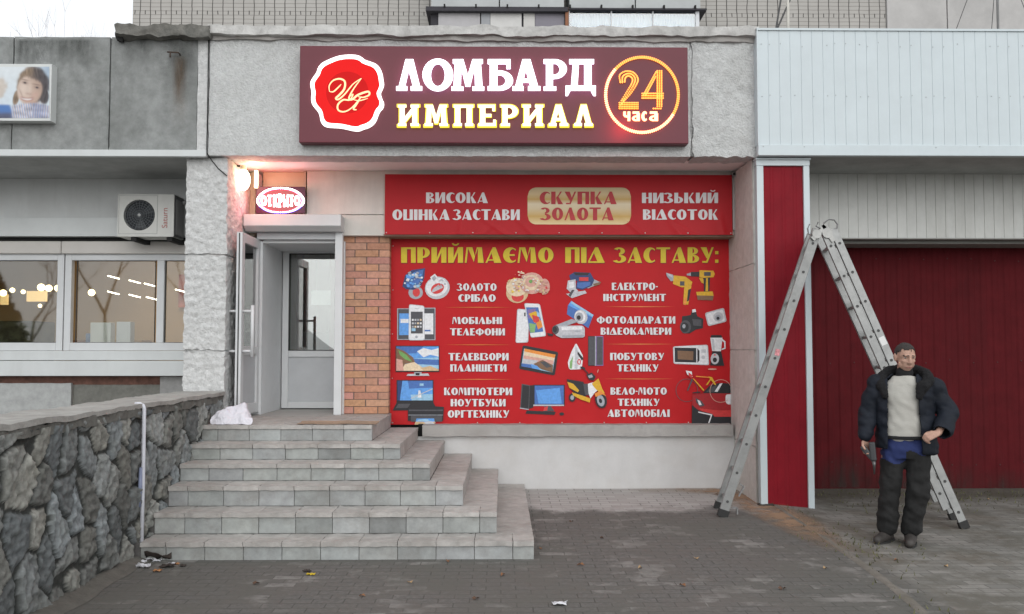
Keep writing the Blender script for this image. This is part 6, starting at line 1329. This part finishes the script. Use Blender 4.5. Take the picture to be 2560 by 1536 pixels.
def fuse(mb, name, mats, voxel, parent, smooth_it=4, keep=None, wr=0, wf=14, thick=0, assign=None):
    """weld overlapping shapes into ONE continuous skin"""
    me = bpy.data.meshes.new('raw'); me.from_pydata(mb.v, [], mb.f); o = bpy.data.objects.new('raw', me); COL.objects.link(o)
    r = o.modifiers.new('r', 'REMESH'); r.mode = 'VOXEL'; r.voxel_size = voxel
    s = o.modifiers.new('s', 'SMOOTH'); s.factor = .5; s.iterations = smooth_it
    bpy.context.view_layer.update()
    out = bpy.data.meshes.new_from_object(o.evaluated_get(bpy.context.evaluated_depsgraph_get())); bpy.data.objects.remove(o)
    b = bmesh.new(); b.from_mesh(out)
    if wr:
        b.normal_update()
        offs = []
        for v in b.verts:
            q = v.co; k = noise.noise(Vector((q.x * wf * .6, q.y * wf * .6, q.z * wf))) * wr + noise.noise(Vector((q.x * wf * 1.7 + q.z * wf, q.y * wf, q.z * wf * 1.6))) * wr * .6; offs.append(v.normal * k)
        for v, k in zip(b.verts, offs): v.co += k
    if keep:
        kill = [f for f in b.faces if not keep(f.calc_center_median())]; bmesh.ops.delete(b, geom=kill, context='FACES')
    b.to_mesh(out); b.free(); out.name = name; out.materials.clear()
    for mt in (mats if isinstance(mats, (list, tuple)) else [mats]): out.materials.append(mt)
    if assign:
        for f in out.polygons: f.material_index = assign(f.center)
    out.polygons.foreach_set('use_smooth', [True] * len(out.polygons))
    o = bpy.data.objects.new(name, out); COL.objects.link(o); o.parent = parent
    if thick: s = o.modifiers.new('t', 'SOLIDIFY'); s.thickness = thick; s.offset = 1
    return o
skin = M('skin', (.43, .265, .20), .6, .22, 38, .25, 70, dirt=(.30, .15, .12), dirt_s=14, dirt_a=.35); lipm = M('lip', (.30, .13, .11), .6)
LSH, RSH = Vector((-.170, .01, 1.325)), Vector((.215, .02, 1.315))
LEL, REL = Vector((-.262, -.01, 1.075)), Vector((.345, .04, 1.075))
LWR, RWR = Vector((-.285, -.06, .865)), Vector((.262, -.17, .935))
HC = Vector((.032, -.025, 1.542))
FD = Vector((.40, -.89, -.24)).normalized(); FS = Vector((-FD.y, FD.x, 0)).normalized() * -1      # face direction; viewer's-left side
FS = Vector((FD.y, -FD.x, 0)).normalized(); FU = FS.cross(FD).normalized()
if FU.z < 0: FU = -FU
def hp(s, u, f): return HC + FS * s + FU * u + FD * f
b = MB()
yaw = math.atan2(FD.x, -FD.y)
ell_(b, hp(0, .022, -.010), (.074, .094, .090), (0, 0, yaw)); ell_(b, hp(0, -.025, .022), (.062, .066, .088), (0, 0, yaw)); ell_(b, hp(0, -.080, .045), (.038, .036, .030), (0, 0, yaw))
ell_(b, hp(.040, -.055, .030), (.028, .030, .034)); ell_(b, hp(-.040, -.055, .030), (.028, .030, .034)); ell_(b, hp(.038, -.018, .062), (.020, .016, .016)); ell_(b, hp(-.038, -.018, .062), (.020, .016, .016))
cap_(b, hp(0, .022, .082), .010, hp(0, -.022, .106), .0145); ell_(b, hp(.013, -.026, .094), (.010, .010, .009)); ell_(b, hp(-.013, -.026, .094), (.010, .010, .009))
cap_(b, hp(.040, .034, .074), .010, hp(.008, .028, .084), .010); cap_(b, hp(-.040, .034, .074), .010, hp(-.008, .028, .084), .010)
cap_(b, hp(.020, -.060, .080), .0085, hp(-.020, -.060, .080), .0085); cap_(b, hp(.015, -.071, .078), .0085, hp(-.015, -.071, .078), .0085)
for s in (1, -1):
    ell_(b, hp(.078 * s, -.002, -.014), (.014, .022, .032), (0, 0, yaw)); ell_(b, hp(.077 * s, -.026, -.006), (.011, .012, .012))
cap_(b, (.022, .015, 1.36), .062, (.028, .0, 1.48), .056)
loft_(b, [(.02, .015, .80, .14, .10), (.015, .01, .95, .13, .10), (.02, .01, 1.10, .145, .105), (.02, .01, 1.25, .15, .10), (.022, .015, 1.32, .125, .08), (.022, .015, 1.37, .06, .06)])
for s, e, w_ in ((LSH, LEL, LWR), (RSH, REL, RWR)): cap_(b, s, .050, e, .040); cap_(b, e, .040, w_, .027)
LH, RH = Vector((-.085, .01, .80)), Vector((.125, .015, .80)); LK, RK = Vector((-.115, -.02, .455)), Vector((.105, -.035, .455)); LA, RA = Vector((-.135, .01, .085)), Vector((.045, -.01, .085))
for h0, k0, a0 in ((LH, LK, LA), (RH, RK, RA)): cap_(b, h0, .085, k0, .055); cap_(b, k0, .055, a0, .038)
def hand(b, wr, dirv, palm_n, side, curl, sc_=1.0):
    """palm, four fingers of different length bent by `curl`, and a thumb from the side of the palm"""
    dv = Vector(dirv).normalized(); pn = Vector(palm_n); pn = (pn - dv * pn.dot(dv)).normalized(); sd_ = dv.cross(pn) * side
    c = wr + dv * .05 * sc_
    for k in (-1, -.33, .33, 1): cap_(b, wr + sd_ * k * .016, .015, wr + dv * .088 * sc_ + sd_ * k * .029, .0128, 8)
    for k, ln in zip((-1, -.33, .33, 1), (.060, .072, .078, .070)):
        q = wr + dv * .090 * sc_ + sd_ * k * .029; d = dv.copy(); tot = 0
        for f, l_ in enumerate((.45, .31, .24)):
            tot += curl[f]; d = (dv * math.cos(tot) + pn * math.sin(tot)); e = q + d * ln * l_; cap_(b, q, .0098 - .0008 * f, e, .0090 - .0008 * f, 8); q = e
    q = wr + dv * .028 + sd_ * .030; e = q + (dv * .72 + sd_ * .55 + pn * .45).normalized() * .042; cap_(b, q, .0145, e, .0115, 8); cap_(b, e, .0115, e + (dv * .8 + sd_ * -.1 + pn * .55).normalized() * .032, .0095, 8)
hand(b, LWR + Vector((-.003, -.01, -.012)), (-.04, -.12, -1), (.75, -.6, 0), 1, (.55, .75, .6))
hand(b, RWR + Vector((-.01, -.012, -.004)), (-.80, -.42, -.32), (-.25, .5, -.8), -1, (1.0, 1.0, .7))
body = fuse(b, 'body', skin, .0062, man, 2)
# eyes, brows, lips, stubble shadow sit on the face
m = MB()
for s in (1, -1): ell_(m, hp(.033 * s, .014, .070), (.012, .010, .0055), (0, 0, yaw), 2)
o = m.build('eye', M('eye_white', (.35, .31, .29), .3), None, True); o.parent = body
m = MB()
for s in (1, -1): ell_(m, hp(.033 * s + .001, .013, .0795), (.0050, .0030, .0050), (0, 0, yaw), 2); cap_(m, hp(.052 * s, .030, .072), .0035, hp(.014 * s, .033, .090), .0045, 8)
o = m.build('brow', M('dark_hair', (.028, .024, .022), .8), None, True); o.parent = body
m = MB(); cap_(m, hp(.021, -.066, .0855), .0038, hp(0, -.0655, .0895), .0048, 8); cap_(m, hp(0, -.0655, .0895), .0048, hp(-.021, -.066, .0855), .0038, 8); o = m.build('lips', lipm, None, True); o.parent = body
b = MB(); ell_(b, hp(0, .026, -.012), (.0775, .0965, .0915), (0, 0, yaw))
def hair_keep(c):
    q = c - HC; f, u, s = q.dot(FD), q.dot(FU) + .016 * noise.noise(c * 70), abs(q.dot(FS))
    return (u > .078 - max(0, s - .045) * 1.1 if f > .005 else u > -.005 - (f < -.03) * .05 + (.02 if s > .06 and f > -.01 else 0))
fuse(b, 'hair', M('short_hair', (.045, .040, .037), .95, .5, 160, .8, 200), .006, man, 2, hair_keep, .0015, 60, .0025)
# sweater
b = MB(); loft_(b, [(.015, .005, .85, .158, .122), (.012, .0, .90, .168, .130), (.012, -.002, 1.0, .160, .128), (.015, .0, 1.10, .162, .126), (.018, .0, 1.22, .172, .125), (.02, .008, 1.32, .165, .108), (.024, .01, 1.385, .085, .080)])
fuse(b, 'sweater', M('pale_knit', (.43, .42, .385), .9, .06, 6, .4, 140), .009, man, 3, None, .011, 10)
b = MB(); cap_(b, (.022, .01, 1.37), .072, (.028, .0, 1.425), .066); fuse(b, 'collar', M('black_collar', (.012, .012, .013), .9), .008, man, 3, None, .003, 40)
# trousers: blue at the hips, black over-trousers below
b = MB(); loft_(b, [(.018, .008, .70, .165, .115), (.018, .006, .78, .178, .126), (.016, .004, .86, .168, .122), (.016, .004, .90, .155, .115)])
cap_(b, (-.075, .005, .76), .100, (-.105, -.02, .46), .088); cap_(b, (-.105, -.02, .46), .088, (-.135, .005, .13), .082, sy=1.05)
cap_(b, (.115, .01, .76), .102, (.110, -.03, .46), .092); cap_(b, (.110, -.03, .46), .092, (.050, -.005, .12), .080)
tro = fuse(b, 'trousers', [M('black_cloth', (.0135, .0135, .0135), .9, .35, 7, .3, 60), M('blue_cloth', (.020, .032, .115), .85, .15, 9, .2, 60)], .0085, man, 2, lambda c: c.z > .055, .017, 11, 0,
           lambda c: 1 if c.z > (.675 if c.x < .02 else .755) + .02 * math.sin(c.x * 30) and c.x < .165 else 0)
b = MB(); loft_(b, [(.014, .0, .862, .176, .139), (.014, .0, .892, .175, .139)]); fuse(b, 'belt', M('black_collar', (.012, .012, .013), .9), .008, man, 1)
# jacket: sleeves, back and two open fronts
jm = M('jacket_cloth', (.009, .012, .019), .7, .35, 6, .3, 50, spec=.25); furm = M('black_fur', (.008, .008, .009), .95, .3, 40, .8, 120)
b = MB(); loft_(b, [(.035, .012, .755, .225, .148), (.03, .012, .82, .232, .158), (.025, .01, .95, .225, .156), (.022, .01, 1.10, .226, .154), (.022, .012, 1.22, .228, .150), (.022, .016, 1.31, .215, .130), (.022, .02, 1.38, .12, .10), (.022, .02, 1.41, .085, .085)])
cap_(b, (LSH.x - .01, LSH.y, LSH.z - .01), .082, LEL, .068); cap_(b, LEL, .068, (LWR.x, LWR.y, LWR.z + .03), .056)
cap_(b, (RSH.x + .01, RSH.y, RSH.z - .015), .086, REL, .076); cap_(b, REL, .076, (RWR.x + .03, RWR.y + .02, RWR.z + .015), .062)
def jk(c):
    t = max(0, min(1, (c.z - .75) / .6)); xl = -.118 + .012 * t - .02 * (c.z > 1.3) * (c.z - 1.3) * 4; xr = .145 - .035 * t
    if c.y < -.03 and xl < c.x < xr and not (c.z > 1.0 and False): 
        if (c - RWR).length < .085 and c.x > .18: return True
        return False
    if c.z > 1.395 or c.z < .765 - .02 * math.sin(c.x * 9): return False
    if (c - LWR).length < .03: return False
    ax = (RWR - REL).normalized()
    if (c - RWR).dot(ax) > -.012 and (c - RWR).length < .10 and c.y < -.12: return False
    return True
fuse(b, 'jacket', jm, .0085, man, 2, jk, .016, 12, .010)
b = MB()
ring_pts = [(-.155, -.075, 1.300), (-.150, .03, 1.372), (-.09, .095, 1.42), (.02, .115, 1.438), (.125, .095, 1.43), (.190, .03, 1.40), (.205, -.06, 1.355), (.165, -.125, 1.30)]
for p, q in zip(ring_pts, ring_pts[1:]): cap_(b, p, .046, q, .046)
cap_(b, (.150, -.118, 1.30), .048, (.128, -.150, 1.22), .030); cap_(b, (-.150, -.085, 1.30), .040, (-.128, -.138, 1.22), .026)
fuse(b, 'fur_collar', furm, .009, man, 4, None, .006, 60)
# boots
for nm, a0, tx, ty in (('boot', LA, -.075, -.155), ('boot', RA, -.012, -.185)):
    b = MB(); a1 = Vector((a0.x, a0.y + .01, 0)); toe = Vector((a0.x + tx, a0.y + ty, 0)); dv = (toe - a1).normalized()
    cap_(b, (a0.x, a0.y + .005, .12), .054, (a1.x, a1.y, .052), .052); cap_(b, (a1.x - dv.x * .035, a1.y - dv.y * .035, .042), .042, (a1.x + dv.x * .07, a1.y + dv.y * .07, .046), .048); cap_(b, (a1.x + dv.x * .07, a1.y + dv.y * .07, .044), .047, (toe.x, toe.y, .036), .036)
    def sole(c): return True
    for i, q in enumerate(b.v): b.v[i] = (q[0], q[1], max(q[2], .004))
    bo = fuse(b, nm, M('boot_leather', (.045, .040, .037), .6, .35, 14, .3, 60), .008, man, 2)
    mm = MB(); n_ = Vector((-dv.y, dv.x, 0)); out_ = []
    for k in range(24):
        a = 6.2832 * k / 24; l_ = .165 * math.cos(a) + .045; out_.append((a1.x + dv.x * l_ + n_.x * .049 * math.sin(a), a1.y + dv.y * l_ + n_.y * .049 * math.sin(a)))
    mm.add([(x, y, 0) for x, y in out_] + [(x, y, .018) for x, y in out_], [tuple(range(23, -1, -1)), tuple(range(24, 48))] + [(k, (k + 1) % 24, 24 + (k + 1) % 24, 24 + k) for k in range(24)])
    o = mm.build('sole', rubm, None); o.parent = bo
# the dark hand tool he carries
c = LWR + Vector((.018, -.055, -.085))
tl = Vector((MX, MY, MZ)) + Matrix.Rotation(MROT, 3, 'Z') @ c
tool = thing('hand_tool', 'dark grey hand tool hanging from the man\'s fist with its narrow nose pointing down', 'tool', tl); tool.rotation_euler = (0, 0, MROT)
tm = M('tool_plastic', (.045, .047, .05), .5, .15, 12); c = Vector((0, 0, 0)); tp = []
m = MB(); m.bar(c + Vector((-.05, 0, .02)), c + Vector((.03, 0, -.08)), .045, .045); tp.append(m.build('grip', tm, tool, bevel=.012))
m = MB(); m.bar(c + Vector((.028, 0, .055)), c + Vector((.040, -.005, -.10)), .05, .055); tp.append(m.build('housing', tm, tool, bevel=.012))
m = MB(); m.tube([c + Vector((.040, -.005, -.10)), c + Vector((.044, -.005, -.14)), c + Vector((.043, -.005, -.21))], [.020, .012, .006], 10); tp.append(m.build('nose', M('tool_steel', (.12, .12, .12), .4, metal=.7), tool, True))
for q in tp: q.matrix_parent_inverse = Matrix.Identity(4)

# ------------------------------------------------------------------ trees across the street (they show in the window glass)
darkbark = M('dark_bark', (.05, .045, .04), .9, .2, 8)

def leafy(name, base, hgt_, rad, seed, label, n=2600):
    r = random.Random(seed); t = thing(name, label, 'tree', base, 'trees across the street')
    MB().tube([base, (base[0] + .1, base[1], hgt_ * .5), (base[0], base[1] + .1, hgt_ * .85)], [.16, .12, .04], 8).build('trunk', darkbark, t, True)
    m = MB()
    for i in range(n):
        z = hgt_ * (.12 + .88 * r.random()); k = rad * (1.05 - z / hgt_) * (.55 + .6 * r.random()); a = r.uniform(0, 6.28); c = Vector((base[0] + k * math.cos(a), base[1] + k * math.sin(a), z)); u = Vector((r.uniform(-1, 1), r.uniform(-1, 1), r.uniform(-1, 1))).normalized() * .16; v = u.cross(Vector((r.uniform(-1, 1), r.uniform(-1, 1), 1))).normalized() * .11
        q = r.uniform(.5, 1.4); m.tint = (q, q, q); m.add([c - u, c + v, c + u, c - v], [(0, 1, 2, 3)])
    m.build('crown', M('needles', (.035, .05, .025), .9, .3, 3, tint=True), t)
leafy('spruce_tree', (-19.6, -14, 0), 4.6, 1.9, 1, 'short dark spruce across the street, mirrored in the left pane of the shop window')
leafy('spruce_tree', (-23.0, -17, 0), 6.2, 2.0, 2, 'taller dark spruce across the street, farthest left')
for i, (x, y, lab) in enumerate(((-14.6, -13, 'bare tree across the street, mirrored in the middle window pane'), (-12.4, -18, 'bare tree across the street, mirrored near the column'), (-21.5, -20, 'bare tree across the street, behind the spruces'))):
    bare_tree('bare_tree', (x, y, 0), 11, 40 + i, lab, .9, darkbark, 'trees across the street', 7, .085)
